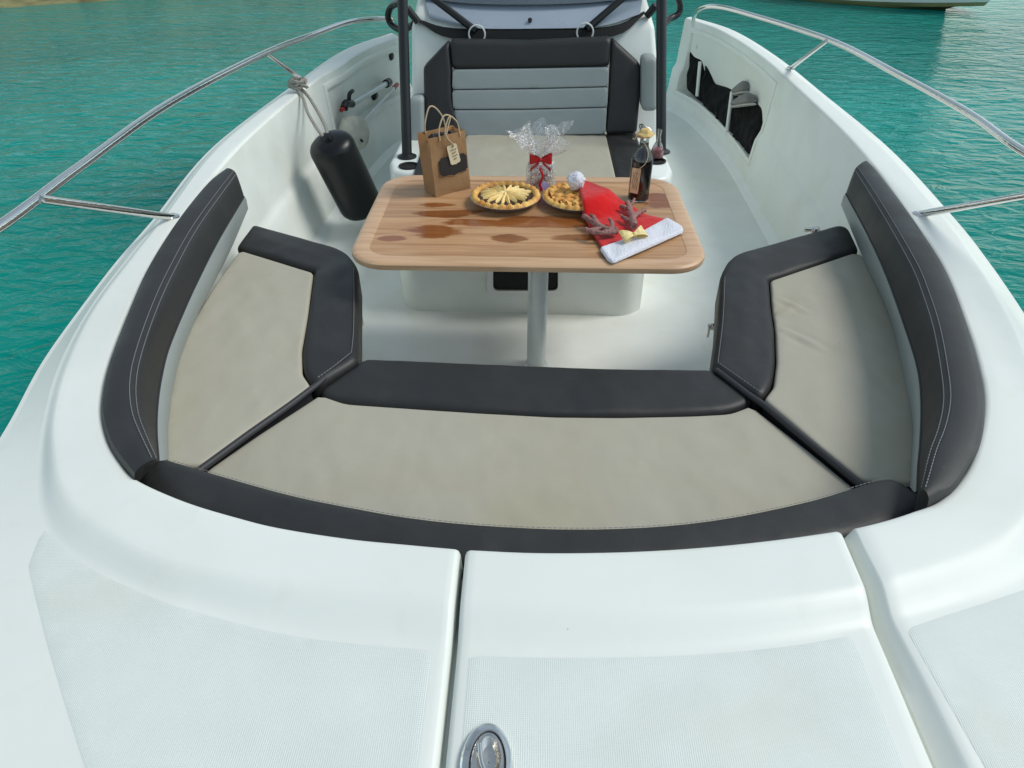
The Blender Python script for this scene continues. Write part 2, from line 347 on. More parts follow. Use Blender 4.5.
def addtube(bm, pts, r, seg=10, cap=True):
    pts = [Vector(p) for p in pts]; rings = []
    rr = r if hasattr(r, '__len__') else [r]*len(pts)
    up = Vector((0, 0, 1)); prev = None
    for i, p in enumerate(pts):
        t = (pts[min(i+1, len(pts)-1)]-pts[max(i-1, 0)]).normalized()
        if prev is None:
            a = t.cross(up)
            if a.length < .05: a = t.cross(Vector((0, 1, 0)))
        else: a = prev-t*prev.dot(t)
        a.normalize(); prev = a; b = t.cross(a)
        rings.append([bm.verts.new(p+(a*math.cos(2*math.pi*k/seg)+b*math.sin(2*math.pi*k/seg))*rr[i]) for k in range(seg)])
    for i in range(len(rings)-1):
        for k in range(seg):
            bm.faces.new((rings[i][k], rings[i][(k+1) % seg], rings[i+1][(k+1) % seg], rings[i+1][k]))
    if cap: bm.faces.new(rings[0][::-1]); bm.faces.new(rings[-1])
def addlathe(bm, c, prof, seg=32, ax=None):
    c = Vector(c); rings = []
    rot = Vector((0, 0, 1)).rotation_difference(Vector(ax)).to_matrix() if ax is not None else Matrix.Identity(3)
    for r, z in prof:
        if r < 1e-5: rings.append([bm.verts.new(c+rot @ Vector((0, 0, z)))])
        else: rings.append([bm.verts.new(c+rot @ Vector((r*math.cos(2*math.pi*k/seg), r*math.sin(2*math.pi*k/seg), z))) for k in range(seg)])
    for a, b in zip(rings, rings[1:]):
        for k in range(seg):
            k2 = (k+1) % seg
            if len(a) == 1 and len(b) == 1: continue
            if len(a) == 1: bm.faces.new((a[0], b[k2], b[k]))
            elif len(b) == 1: bm.faces.new((a[k], a[k2], b[0]))
            else: bm.faces.new((a[k], a[k2], b[k2], b[k]))
def tube(name, pts, r, mat, parent=None, seg=10, **k):
    bm = bmesh.new(); addtube(bm, pts, r, seg); return from_bm(name, bm, mat, parent, sharp=50, **k)
def lathe(name, c, prof, mat, parent=None, seg=32, ax=None, **k):
    bm = bmesh.new(); addlathe(bm, c, prof, seg, ax); return from_bm(name, bm, mat, parent, **k)
def loft(rails, closed=False):
    """rails: lists of equal length; returns verts, faces"""
    n = len(rails[0]); vs = [v for r in rails for v in r]; fs = []
    m = len(rails)
    for i in range(m if closed else m-1):
        for j in range(n-1):
            a, b = i*n+j, ((i+1) % m)*n+j
            fs.append((a, a+1, b+1, b))
    return vs, fs
def mesh(name, vs, fs, mat, parent=None, **k):
    bm = bmesh.new(); bv = [bm.verts.new(v) for v in vs]
    for f in fs:
        try: bm.faces.new([bv[i] for i in f])
        except ValueError: pass
    bmesh.ops.remove_doubles(bm, verts=bm.verts, dist=1e-5)
    bmesh.ops.dissolve_degenerate(bm, edges=bm.edges, dist=1e-6)
    return from_bm(name, bm, mat, parent, **k)
def round_poly(pts, rad):
    """round every corner of a 2D polygon; rad: number or list"""
    out = []; L = len(pts)
    for i in range(L):
        p = Vector(pts[i][:2]); a = Vector(pts[i-1][:2]); b = Vector(pts[(i+1) % L][:2])
        r = rad[i] if hasattr(rad, '__len__') else rad
        if r <= 0: out.append(p); continue
        da, db = (a-p), (b-p); ra = min(r, da.length*.48); rb = min(r, db.length*.48)
        s, e = p+da.normalized()*ra, p+db.normalized()*rb
        n = 7
        for k in range(n+1):
            t = k/n; out.append(s*(1-t)**2+p*2*t*(1-t)+e*t*t)
    return out
def dist_to_poly(q, poly):
    A = np.array([(p[0], p[1]) for p in poly]); B = np.roll(A, -1, axis=0)
    D = B-A; L = (D**2).sum(1)+1e-12; q = np.asarray(q)
    out = np.empty(len(q)); ins = np.zeros(len(q), bool)
    for s in range(0, len(q), 400):
        qq = q[s:s+400, None, :]; t = np.clip(((qq-A)*D).sum(2)/L, 0, 1)
        dd = qq-(A+t[..., None]*D); out[s:s+400] = np.sqrt((dd**2).sum(2)).min(1)
        c = ((A[:, 1] > qq[..., 1]) != (B[:, 1] > qq[..., 1])) & (qq[..., 0] < (B[:, 0]-A[:, 0])*(qq[..., 1]-A[:, 1])/(B[:, 1]-A[:, 1]+1e-12)+A[:, 0])
        ins[s:s+400] = (c.sum(1) % 2) == 1
    return out, ins
def cushion(name, poly, z0, z1, mat, parent=None, r=.02, puff=.006, wr=.0015, grid=.014, zf=None, seed=0, side_mat=None, **k):
    """soft upholstered slab: rounded rim, slightly crowned top, small wrinkles"""
    poly = [Vector(p[:2]) for p in poly]
    poly = resample(poly+[poly[0]], max(40, int(sum((a-b).length for a, b in zip(poly, poly[1:]+poly[:1]))/grid)))[:-1] if True else poly
    area = sum(a.x*b.y-b.x*a.y for a, b in zip(poly, poly[1:]+poly[:1]))
    if area < 0: poly.reverse()
    n = len(poly); pts = list(poly)
    offs = []
    for f in (.06, .25, .55, 1.0):
        for i, p in enumerate(poly):
            t = (poly[(i+1) % n]-poly[i-1]).normalized(); offs.append((p+Vector((-t.y, t.x))*r*f, r*f))
    xs = [p.x for p in poly]; ys = [p.y for p in poly]
    gp = [(x, y) for x in np.arange(min(xs), max(xs), grid) for y in np.arange(min(ys), max(ys), grid)]
    d, ins = dist_to_poly(gp, poly); gp = [Vector(p) for p, dd, ii in zip(gp, d, ins) if ii and dd > r*1.25]
    d2, ins2 = dist_to_poly([tuple(o[0]) for o in offs], poly)
    of = [o[0] for o, dd, ii in zip(offs, d2, ins2) if ii and dd > o[1]*.93]
    allp = pts+of+gp
    res = geometry.delaunay_2d_cdt(allp, [(i, (i+1) % n) for i in range(n)], [], 1, 1e-6)
    vo, fo = res[0], res[2]
    dd, _ = dist_to_poly([tuple(v) for v in vo], poly)
    bm = bmesh.new(); bv = []; off = Vector((seed*7.3, seed*3.1, 0))
    for v, q in zip(vo, dd):
        top = z1 if zf is None else zf(v.x, v.y)
        h = top-r+math.sqrt(max(0, r*r-(r-min(q, r))**2))
        s = min(1, q/.16); h += puff*(s*s*(3-2*s))
        h += wr*min(1, q/.03)*(noise.noise(Vector((v.x*9, v.y*9, 1))+off)+.6*noise.noise(Vector((v.x*24, v.y*14, 3))+off))
        bv.append(bm.verts.new((v.x, v.y, h)))
    for f in fo:
        try: bm.faces.new([bv[i] for i in f])
        except ValueError: pass
    # side walls, turned in at the bottom
    be = [e for e in bm.edges if len(e.link_faces) == 1]; low = {}
    def lowv(v):
        if v not in low:
            low[v] = [bm.verts.new((v.co.x, v.co.y, z0+.006)), None]
        return low[v][0]
    sides = []
    for e in be:
        a, b = e.verts; f = bm.faces.new((a, b, lowv(b), lowv(a))); sides.append(f)
    if side_mat is not None:
        for f in sides: f.material_index = 1
        mat = [mat, side_mat]
    return from_bm(name, bm, mat, parent, sharp=60, **k)
def stitch(name, pts, parent, r=.0011, dash=.007, gap=.003, mat=None):
    pts = resample(pts, max(8, int(sum((a-b).length for a, b in zip(pts, pts[1:]))/(dash+gap))*2+1))
    bm = bmesh.new()
    for i in range(0, len(pts)-1, 2):
        a, b = pts[i], pts[i+1]; addtube(bm, [a, a.lerp(b, 1.4)], r, 5)
    return from_bm(name, bm, mat or M['thread'], parent)

# ================================================================== THE BOAT
boat = thing('motor_boat', 'white open motor boat filling the foreground with bow seating and steel rails', 'boat', (0, 1.5, -.3))
ZB, ZC, ZD, ZE = .65, .647, .622, .598
def zz(py, z): return z-.02*max(0, min(1, (200-py)/180))
# matched control stations of the deck rails, as photo positions at known heights
port = [((399, 37), (394, 34), (393, 33.7), (392, 33)), ((365, 50), (358.5, 46), (357, 45.5), (356, 45)), ((340, 66), (333, 60), (331.5, 59.5), (330, 59)),
        ((313, 82), (304, 81), (302, 81), (300, 81)), ((243, 142), (224, 143), (221, 143.5), (218, 144)), ((179, 220), (164, 219), (160, 219), (156, 219)),
        ((153, 261), (133, 259), (127, 258.5), (122, 258)), ((129, 310), (96, 309), (89, 309), (83, 309)), ((109, 362), (70, 363), (60, 363), (46, 362)),
        ((101, 404), (57, 410), (45, 414), (15, 420))]
def Pm(p, z): return P(p[0], p[1], zz(p[1], z))
rB = [Pm(s[0], ZB) for s in port]; rC = [Pm(s[1], ZC) for s in port]; rD = [Pm(s[2], ZD+.011) for s in port]; rE = [Pm(s[3], ZE) for s in port]
def fix(i, zc):  # aft of the seats the side deck is a plain cap
    pass
def Pe(x, y): v = P(x, y, ZE); return (v.x, v.y)
for i, (b, c, d, e) in enumerate([((105, 435), (56, 445), (38, 465), Pe(-16, 470)), ((118, 460), (64, 482), (42, 520), Pe(-48, 520)),
                    ((135, 478), (90, 513), (70, 560), (-.985, .52)), ((184, 500), (152, 551), (140, 592), (-.84, .18)), ((240, 517), (210, 565), (196, 609), (-.66, -.15))]):
    rB.append(P(*b, ZB)); rC.append(P(*c, ZC)); rD.append(P(*d, ZD)); rE.append(Vector((*e, ZE)))
bowB = [P(x, y, ZB) for x, y in ((184, 500), (240, 517), (300, 530.5), (360, 538.5), (430, 545), (465, 548), (528, 551), (620, 550.5), (700, 546), (770, 539), (836, 530), (880, 521), (921, 508), (940, 500))]
bowC = [P(x, y, ZC) for x, y in ((90, 513), (152, 551), (250, 573), (350, 586), (460, 594), (540, 600), (662, 604), (760, 597), (857, 583), (887, 575), (962, 552), (1002, 532))]
bowD = [P(x, y, ZD) for x, y in ((70, 560), (140, 592), (200, 611), (300, 635), (430, 648), (512, 655), (662, 654), (780, 645), (862, 631), (902, 622), (1012, 590))]
def yat(c, x):
    for a, b in zip(c, c[1:]):
        if a.x <= x <= b.x: return a.y+(b.y-a.y)*(x-a.x)/(b.x-a.x)
    return c[0].y if x < c[0].x else c[-1].y
bowB, bowC, bowD = cr(bowB, 6), cr(bowC, 6), cr(bowD, 6)
Eo = cr([Vector((x, y, 0)) for x, y in ((-.66, -.15), (-.42, -.50), (-.2, -.72), (.06, -.82), (.32, -.70), (.54, -.50), (.80, -.12))], 8)
X1, X2 = -.104, .5480      # the two hatch gaps
def bowst(x):
    return (Vector((x, yat(bowB, x), ZB)), Vector((x, yat(bowC, x), ZC)), Vector((x, yat(bowD, x), ZD)), Vector((x, yat(Eo, x), ZE)))
# starboard stations (listed from the bow aft)
star = []
for b, c, d, e in [((940, 500), (1002, 532), (1020, 585), (1.08, .52)), ((962, 479), (1030, 500), (1050, 530), (1.15, .76)), ((976, 452), (1042, 455), (1058, 470), (1.19, .93))]:
    star.append((P(*b, ZB), P(*c, ZC), P(*d, ZD), Vector((*e, ZE))))
for b, c, d, e in [((985, 408), (1038, 412), (1052, 414), (1078, 418)), ((981, 372), (1027, 368), (1038, 368), (1052, 366)), ((967, 325), (1008, 320), (1016, 320), (1025, 320)),
                   ((943, 266), (974, 262), (980, 262), (986, 262)), ((911, 218), (940, 215), (944, 215), (949, 215)), ((858, 147), (880, 147), (883, 147), (886, 147)),
                   ((803, 93), (817, 93), (819, 93), (821, 93)), ((760, 55), (771, 56), (773, 56), (775, 56)), ((720, 30), (729, 30), (730.5, 30), (732, 30)), ((686, 18), (690, 17), (691, 17), (692, 17))]:
    star.append((Pm(b, ZB), Pm(c, ZC), Pm(d, ZD+.011), Pm(e, ZE)))
port_st = list(zip(rB, rC, rD, rE))
def xs_between(a, b, n): return [a+(b-a)*i/n for i in range(n+1)]
pl = port_st+[bowst(x) for x in (-.42, -.30, -.20)]+[bowst(X1-.004)]
hl = [bowst(x) for x in xs_between(X1+.004, X2-.004, 6)]
sl = [bowst(X2+.010)]+[bowst(x) for x in (.635,)]+[bowst(.68)]+star

def deck_piece(name, stations, mat, ends=(False, False), n=8, endbev=.007, skirt=.05, lean=(0, 0)):
    rails = [cr([s[k] for s in stations], n) for k in range(4)]
    m = len(rails[0]); cols = []
    for j in range(m):
        B, Cc, D, E = (rails[k][j] for k in range(4))
        ctrl = []
        inn = (B-Cc); inn.z = 0; inn.normalize()
        ctrl += [B+inn*.004+Vector((0, 0, -.34)), B+inn*.004+Vector((0, 0, -.06)), B+inn*.0035+Vector((0, 0, -.014)), B+Vector((0, 0, -.005)), B-inn*.005+Vector((0, 0, -.0008)), B-inn*.013]
        BC = B-inn*.013
        wc = (Cc-B).length; 
        for t in (.3, .6, .85): ctrl.append(BC.lerp(Cc, t))
        # rounded shoulder, slope, rounded foot
        for t in (0.0, .12, .28, .5, .72, .88, 1.0):
            h = t*t*(3-2*t); q = Cc.lerp(D, t); q.z = Cc.z+(D.z-Cc.z)*h; ctrl.append(q)
        for t in (.04, .1, .2, .35, .5, .65, .8, .92, 1): ctrl.append(D.lerp(E, t))
        cols.append(ctrl)
    # end bevel columns on the hatch gaps
    def endcols(c0, sgn):
        out = []
        for dx, dz in ((0, 0),): pass
        return out
    pre, post = [], []
    if ends[0]:
        c = cols[0]; l = lean[0]
        if l:
            def xt(v): return X2+.0185+.020*max(0, min(1, (yat(bowB, X2)-.03-v.y)/.30))
            def mk(f, dz, dx=0):
                out = []
                for i, v in enumerate(c):
                    x = X2+.007+(xt(v)-X2-.007)*f+dx; cv = bowB if i < 7 else (bowC if i < 12 else bowD)
                    out.append(Vector((x, v.y+(yat(cv, x)-yat(cv, X2+.05))*(1 if i < 17 else .3), v.z+dz)))
                return out
            pre += [mk(0, -skirt), mk(.02, -.022), mk(.5, -.0125), mk(.82, -.0055), mk(.94, -.0022), mk(1, -.0006, .002)]
        else:
            for dx, dz in [(-.011, -skirt), (-.009, -.012), (-.0065, -.004), (-.0025, -.001)]: pre.append([v+Vector((dx, 0, dz)) for v in c])
        for q in range(len(c)): cols[0][q] = cols[0][q].copy()
    if ends[1]:
        c = cols[-1]
        prof = [(.0025, -.001), (.0065, -.004), (.009, -.012), (.011, -skirt)]
        for dx, dz in prof: post.append([v+Vector((dx, 0, dz)) for v in c])
    cols = pre+cols+post
    vs, fs = loft(cols)
    return mesh(name, vs, fs, mat, boat, sharp=50)
def shift(st, dx): return tuple(v+Vector((dx, 0, 0)) for v in st)
pl[-1] = bowst(X1-.004-.011)
hl[0] = bowst(X1+.004+.008); hl[-1] = bowst(X2-.004-.010)
sl[0] = bowst(X2+.050)
deckP = deck_piece('port_deck', pl, M['gel'], (False, True))
hatch = deck_piece('bow_hatch', hl, M['gel'], (True, True))
deckS = deck_piece('starboard_deck', sl, M['gel'], (True, False), lean=(.022, 0))
deckP.name = 'deck'; deckS.name = 'deck'
# channel under the hatch gaps
bm = bmesh.new()
for x in (X1, X2+.006):
    y1 = yat(bowB, x)-.012
    addbox(bm, (x, (y1-.78)/2, ZD-.048), (.05, y1+.78, .02))
from_bm('drain_channel', bm, M['liner'], boat)

# non-skid panels following the deck
def bvh(o):
    bm = bmesh.new(); bm.from_mesh(o.data); t = BVHTree.FromBMesh(bm); bm.free(); return t
def skin_panel(name, poly, over, parent):
    t = bvh(over); poly = round_poly(poly, .006)
    poly = resample([Vector(p) for p in poly]+[Vector(poly[0])], 140)[:-1]
    area = sum(a.x*b.y-b.x*a.y for a, b in zip(poly, poly[1:]+poly[:1]))
    if area < 0: poly.reverse()
    n = len(poly); xs = [p.x for p in poly]; ys = [p.y for p in poly]; g = .02
    ring = []
    for i, p in enumerate(poly):
        tt = (poly[(i+1) % n]-poly[i-1]).normalized(); ring.append(p+Vector((-tt.y, tt.x))*.004)
    gp = [(x, y) for x in np.arange(min(xs), max(xs), g) for y in np.arange(min(ys), max(ys), g)]
    d, ins = dist_to_poly(gp, poly); gp = [Vector(p) for p, dd, ii in zip(gp, d, ins) if ii and dd > .01]
    res = geometry.delaunay_2d_cdt(poly+ring+gp, [(i, (i+1) % n) for i in range(n)], [], 1, 1e-6)
    dd, _ = dist_to_poly([tuple(v) for v in res[0]], poly); bm = bmesh.new(); bv = []
    for v, q in zip(res[0], dd):
        hit = t.ray_cast(Vector((v.x, v.y, 1.5)), Vector((0, 0, -1)))
        z = hit[0].z if hit[0] else ZD
        bv.append(bm.verts.new((v.x, v.y, z+(.0010 if q > .002 else .0002))))
    for f in res[2]:
        try: bm.faces.new([bv[i] for i in f])
        except ValueError: pass
    return from_bm(name, bm, M['nonskid'], parent, sharp=60)
def bD(x, o=.012): return (x, yat(bowD, x)-o)
hp = [bD(x, .004) for x in xs_between(X1+.022, X2-.045, 24)]+[(X2-.045, -.3), (X1+.022, -.3)]
skin_panel('nonskid_panel', hp, hatch, hatch)
lw = [P(42, 530, ZD), P(27, 565, ZD), P(45, 640, ZD), P(64, 705, ZD), P(84, 768, ZD), P(110, 850, ZD)]
pp = [(p.x, p.y) for p in lw]+[(-.36, -.1), (X1-.032, -.1)]+[bD(x, .004) for x in xs_between(X1-.032, -.56, 20)]+[tuple(v.xy) for v in cr([P(112, 580, ZD), P(85, 566, ZD), P(62, 548, ZD), P(48, 532, ZD)], 4)]
skin_panel('nonskid_panel', pp, deckP, deckP)
sp = [tuple(v.xy) for v in cr([P(906, 629, ZD), P(950, 614, ZD), P(1000, 598, ZD), P(1050, 580, ZD), P(1090, 560, ZD)], 5)]+[(.92, .35), (.76, .0), (.66, -.1)]
skin_panel('nonskid_panel', sp, deckS, deckS)

# hull skin from the gunwale down to below the waterline
full = port_st+[bowst(x) for x in (-.42, -.2, .06, .32, .54)]+star
rEf = cr([s[3] for s in full], 8)
Ecx = .05
# carry the gunwale aft to the transom
def hull_rail(off, z):
    out = []
    for p in rEf:
        c = Vector((Ecx, max(p.y, .9), 0)); d = Vector((p.x, p.y, 0))-c; d.normalize()
        out.append(Vector((p.x, p.y, z if z < .5 else p.z+z-.7))+d*off)
    return out
vs, fs = loft([rEf, hull_rail(.012, .697), hull_rail(.018, .685), hull_rail(.018, .665), hull_rail(.004, .655), hull_rail(.035, .50), hull_rail(.025, .25), hull_rail(-.07, 0), hull_rail(-.14, -.3), hull_rail(-.35, -.62)])
hull = mesh('hull', vs, fs, M['gel'], boat, sharp=40)

# ---- inner liner walls (aft of the bow seats) with a side pocket each side
def wall(sts, name, sgn, pocket, depth):
    B = cr([s[0] for s in sts], 10)
    ya = [p.y for p in B]; xa = [p.x for p in B]; za = [p.z for p in B]
    o = np.argsort(ya); ya = np.array(ya)[o]; xa = np.array(xa)[o]; za = np.array(za)[o]
    def X(y, z):
        b = float(np.interp(y, ya, xa)); zt = float(np.interp(y, ya, za))
        if z >= .32: return b-sgn*(.006+.024*(zt-z)/(zt-.32))
        if z >= .28: return b-sgn*(.03+.022*(.32-z)/.04)
        if z >= .03: return b-sgn*(.052+.03*(.28-z)/.25)
        return b-sgn*(.082+.04*(.03-z)/.03)
    y0, y1, p0, p1 = pocket
    ys = sorted(set([round(v, 4) for v in np.arange(1.35, ya[-1], .06)]+[y0, y1, float(ya[-1])]))
    zs = [None, .60, .57, p1, .50, .45, .40, .34, .32, .30, .28, p0, .2, .1, .06, .03, .012, 0]
    zs = [None]+sorted(set(z for z in zs if z is not None), reverse=True)
    bm = bmesh.new(); g = {}
    for i, y in enumerate(ys):
        for j, z in enumerate(zs):
            zt = float(np.interp(y, ya, za))-.006 if z is None else z
            g[i, j] = bm.verts.new((X(y, zt), y, zt))
    for i in range(len(ys)-1):
        for j in range(len(zs)-1):
            zm = ((zs[j] or .65)+zs[j+1])/2; ym = (ys[i]+ys[i+1])/2
            if y0 < ym < y1 and p0 < zm < p1: continue
            bm.faces.new((g[i, j], g[i+1, j], g[i+1, j+1], g[i, j+1]))
    # recess
    dep = depth*sgn
    rim = [e for e in bm.edges if len(e.link_faces) == 1 and all(y0-.001 <= v.co.y <= y1+.001 and p0-.001 <= v.co.z <= p1+.001 for v in e.verts)]
    new = {}
    def nv(v):
        if v not in new: new[v] = bm.verts.new(v.co+Vector((dep, 0, 0)))
        return new[v]
    for e in rim: bm.faces.new((e.verts[0], e.verts[1], nv(e.verts[1]), nv(e.verts[0])))
    iy = [i for i, y in enumerate(ys) if y0-.001 <= y <= y1+.001]; jz = [j for j, z in enumerate(zs) if z is not None and p0-.001 <= z <= p1+.001]
    bk = {(i, j): bm.verts.new((X(ys[i], zs[j])+dep, ys[i], zs[j])) for i in iy for j in jz}
    for i in iy[:-1]:
        for j in jz[:-1]: bm.faces.new((bk[i, j], bk[i+1, j], bk[i+1, j+1], bk[i, j+1]))
    bmesh.ops.remove_doubles(bm, verts=bm.verts, dist=1e-4)
    from_bm(name, bm, M['liner'], boat, sharp=30)
    fy_ = list(np.arange(y0, y1, .05))+[y1]
    loop = [(y, p1) for y in fy_]+[(y1, z) for z in np.linspace(p1, p0, 8)[1:]]+[(y, p0) for y in fy_[::-1][1:]]+[(y0, z) for z in np.linspace(p0, p1, 8)[1:-1]]
    bm = bmesh.new(); rws = []; nl = len(loop); cy, cz = (y0+y1)/2, (p0+p1)/2
    for o_, off in ((-.003, -.02), (-.003, .007), (.004, .010), (.022, .010), (.030, .006), (.034, -.006)):
        rw = []
        for y, z in loop:
            oy = o_*(-1 if y <= y0+1e-6 else (1 if y >= y1-1e-6 else 0)); oz = o_*(-1 if z <= p0+1e-6 else (1 if z >= p1-1e-6 else 0))
            rw.append(bm.verts.new((X(y+oy, max(.01, z+oz))-sgn*off, y+oy, z+oz)))
        rws.append(rw)
    for a_, b_ in zip(rws, rws[1:]):
        for k in range(nl): bm.faces.new((a_[k], a_[(k+1) % nl], b_[(k+1) % nl], b_[k]))
    from_bm('pocket_frame', bm, M['gel'], boat, sharp=40)
    return X
XP = wall(port_st[:9], 'side_liner', -1, (4.0, 5.1, .30, .565), .045)
XS = wall(star[4:], 'side_liner', 1, (4.17, 5.72, .145, .555), .115)

# floor
bm = bmesh.new()
def fl(pts, z):
    f = bm.faces.new([bm.verts.new((x, y, z)) for x, y in pts])
fl([(-1.25, .5), (1.35, .5), (1.35, 6.2), (-1.25, 6.2)], 0)
from_bm('cockpit_floor', bm, M['liner'], boat)
# raised side decks beside the footwell
def slab(name, poly, z0, z1, mat, parent, bev=.012, **k):
    bm = bmesh.new(); lo = [bm.verts.new((p[0], p[1], z0)) for p in poly]; hi = [bm.verts.new((p[0], p[1], z1)) for p in poly]; n = len(poly)
    bm.faces.new(lo[::-1]); bm.faces.new(hi)
    for i in range(n): bm.faces.new((lo[i], lo[(i+1) % n], hi[(i+1) % n], hi[i]))
    bmesh.ops.recalc_face_normals(bm, faces=bm.faces)
    if bev: bevel_bm(bm, bev, 3, 40)
    return from_bm(name, bm, mat, parent, **k)
sa, sb = P(628, 314, .014), P(705, 362, .014); pa, pb_ = P(440, 322, .014), P(360, 345, .014)
# seat bases
def slab(name, poly, z0, z1, mat, parent, bev=.012, **k):
    bm = bmesh.new(); lo = [bm.verts.new((p[0], p[1], z0)) for p in poly]; hi = [bm.verts.new((p[0], p[1], z1)) for p in poly]; n = len(poly)
    bm.faces.new(lo[::-1]); bm.faces.new(hi)
    for i in range(n): bm.faces.new((lo[i], lo[(i+1) % n], hi[(i+1) % n], hi[i]))
    bmesh.ops.recalc_face_normals(bm, faces=bm.faces)
    if bev: bevel_bm(bm, bev, 3, 40)
    return from_bm(name, bm, mat, parent, **k)
ZS = .475
def q(px, py, z=ZS): v = P(px, py, z); return (v.x, v.y)
pb = [(-1.06, 2.42), (q(253, 225)[0]+.0, q(253, 225)[1]-.03), (q(342, 249)[0], q(342, 249)[1]-.03), (q(357, 270)[0]-.02, q(357, 270)[1]), (q(358, 360)[0]-.02, q(358, 360)[1]+.02), (-.4, 1.72), (-.9, 1.0), (-1.05, 1.4)]
L1 = q(253, 225); L2 = q(345, 250); L3 = q(358, 275); L4 = q(358, 360); R1 = q(838, 227); R2 = q(728, 258); R3 = q(721, 280); R4 = q(713, 366)
base = [(L1[0]-.03, L1[1]-.03), (L2[0]-.03, L2[1]-.02), (L3[0]-.022, L3[1]), (L4[0]-.015, L4[1]+.02), (L4[0]+.02, L4[1]-.02), (R4[0]-.02, R4[1]-.02), (R4[0]+.015, R4[1]+.02), (R3[0]+.022, R3[1]), (R2[0]+.03, R2[1]-.02), (R1[0]+.03, R1[1]-.03),
        (1.21, 2.0), (1.13, 1.5), (.93, 1.02), (.6, .86), (0, .80), (-.6, .86), (-.86, 1.02), (-1.03, 1.5), (-1.12, 2.0)]
slab('seat_base', base, -.08, .372, M['liner'], boat, .02)

# ---- stainless rails
railP = cr([V(399, 31, 5.4), P(396, 24, .78), P(387, 19, .86), P(351.6, 21.5, .89), P(312, 35, .9), P(265.6, 53, .9), P(172, 101.6, .9), P(78, 168, .9), P(0, 226, .9), Vector((-1.22, 1.1, .91)), Vector((-1.10, .55, .92)), Vector((-.85, .0, .93)), Vector((-.5, -.5, .94)), Vector((.05, -.86, .95))], 10)
def plate(bm, c, r=.024): addlathe(bm, c, [(0, -.004), (r, -.004), (r, .003), (r*.8, .006), (0, .006)], 20)
def rail(pts, st, name):
    o = tube(name, pts, .0125, M['steel'], boat, 14)
    for a, b in st:
        bm = bmesh.new(); addtube(bm, [a, b], .0115, 12); plate(bm, a); from_bm('stanchion', bm, M['steel'], o, sharp=50)
    return o
rail(railP, [(P(172, 217, ZB), P(41, 199, .9)), (P(303, 80, .64), P(266, 53, .9)), (Vector((-.98, .55, .60)), Vector((-1.07, .45, .92)))], 'bow_rail')
railS = cr([P(693, 25, .63), P(695, 14, .80), P(703, 8, .87), P(716, 6.6, .9), P(741, 12, .9), P(827, 39, .9), P(897, 74, .9), P(968, 113, .9), P(1024, 152, .9), Vector((1.42, 1.5, .91)), Vector((1.33, 1.0, .92)), Vector((1.15, .45, .92)), Vector((.9, .0, .93)), Vector((.58, -.5, .94)), Vector((.05, -.86, .95))], 10)
rs2 = P(921, 214, ZB)
def proj(p):
    q_ = RM.transposed() @ (p-Vector((0, 0, CAMZ))); return 512+FPX*q_.x/-q_.z, 384-FPX*q_.y/-q_.z
def lineat(a, b):
    (x0, y0), (x1, y1) = proj(a), proj(b); return y0+(y1-y0)*(1024-x0)/(x1-x0) if x1 > 1030 else 999
rail(railS, [(P(791, 68, .64), P(828, 40, .9)), (rs2, min([v for v in railS if .6 < v.y < 2.05], key=lambda v: abs(lineat(rs2, v)-195))), (Vector((1.08, .55, .60)), Vector((1.18, .45, .92)))], 'bow_rail')

# ---- console moulding
con = []
def sect(y, z, x0, x1): return (y, z, x0, x1)
# front riser (bench base)
slab('bench_base', [(-.60, 3.3), (-.57, 2.72), (-.52, 2.62), (.42, 2.60), (.48, 2.66), (.56, 3.3)], -.08, .36, M['liner'], boat, .055)
slab('console_plinth', [(-.66, 5.0), (-.67, 3.22), (-.64, 3.10), (-.56, 3.07), (.55, 3.03), (.61, 3.06), (.64, 3.16), (.64, 5.0)], -.08, .445, M['liner'], boat, .025)
# front face + shell, from outline seen in the photograph
YF, YT = 3.66, 3.86
vs = [V(413, 150, YF), V(411, 80, YF+.1), V(411, 25, YT), V(416, 2, YT+.12), V(424, -25, YT+.3), V(640, -25, YT+.3), V(648, 2, YT+.12), V(655, 25, YT), V(659, 80, YF+.1), V(660, 145, YF)]
bm = bmesh.new(); fr = [bm.verts.new(v) for v in vs]
bk = [bm.verts.new((v.x*.97, max(v.y, 4.2)+.9, v.z)) for v in vs]
rows = [(0, 9), (1, 8), (2, 7), (3, 6), (4, 5)]
for (a, b), (c, d) in zip(rows, rows[1:]): bm.faces.new((fr[a], fr[b], fr[d], fr[c]))
for i in range(4): bm.faces.new((fr[i], fr[i+1], bk[i+1], bk[i])); bm.faces.new((fr[9-i], fr[8-i], bk[8-i], bk[9-i]))
bm.faces.new((fr[4], fr[5], bk[5], bk[4])); bm.faces.new(bk[::-1])
bmesh.ops.recalc_face_normals(bm, faces=bm.faces); bevel_bm(bm, .03, 4, 12)
console = from_bm('console', bm, M['gel'], boat, sharp=40)
def facept(px, py, off=.004):
    # point on the console front, 'off' proud of it
    y = YF+.1+(YT-YF-.1)*(80-py)/55 if py > 25 else (YT+.12*(25-py)/23 if py > 2 else YT+.12+.18*(2-py)/27)
    if py > 80: y = YF+.1*(150-py)/70
    return V(px, py, y-off)
def sheet(name, top, bot, mat, parent, off=.006, th=.01, **k):
    a = [facept(x, y, off) for x, y in top]; b = [facept(x, y, off) for x, y in bot]
    a, b = cr(a, 5), cr(b, 5); n = len(a)
    rows = [[p+Vector((0, th, 0)) for p in a], a]+[[p.lerp(r, t) for p, r in zip(a, b)] for t in (.25, .5, .75)]+[b, [p+Vector((0, th, 0)) for p in b]]
    vs, fs = loft(rows); return mesh(name, vs, fs, mat, parent, sharp=40, **k)
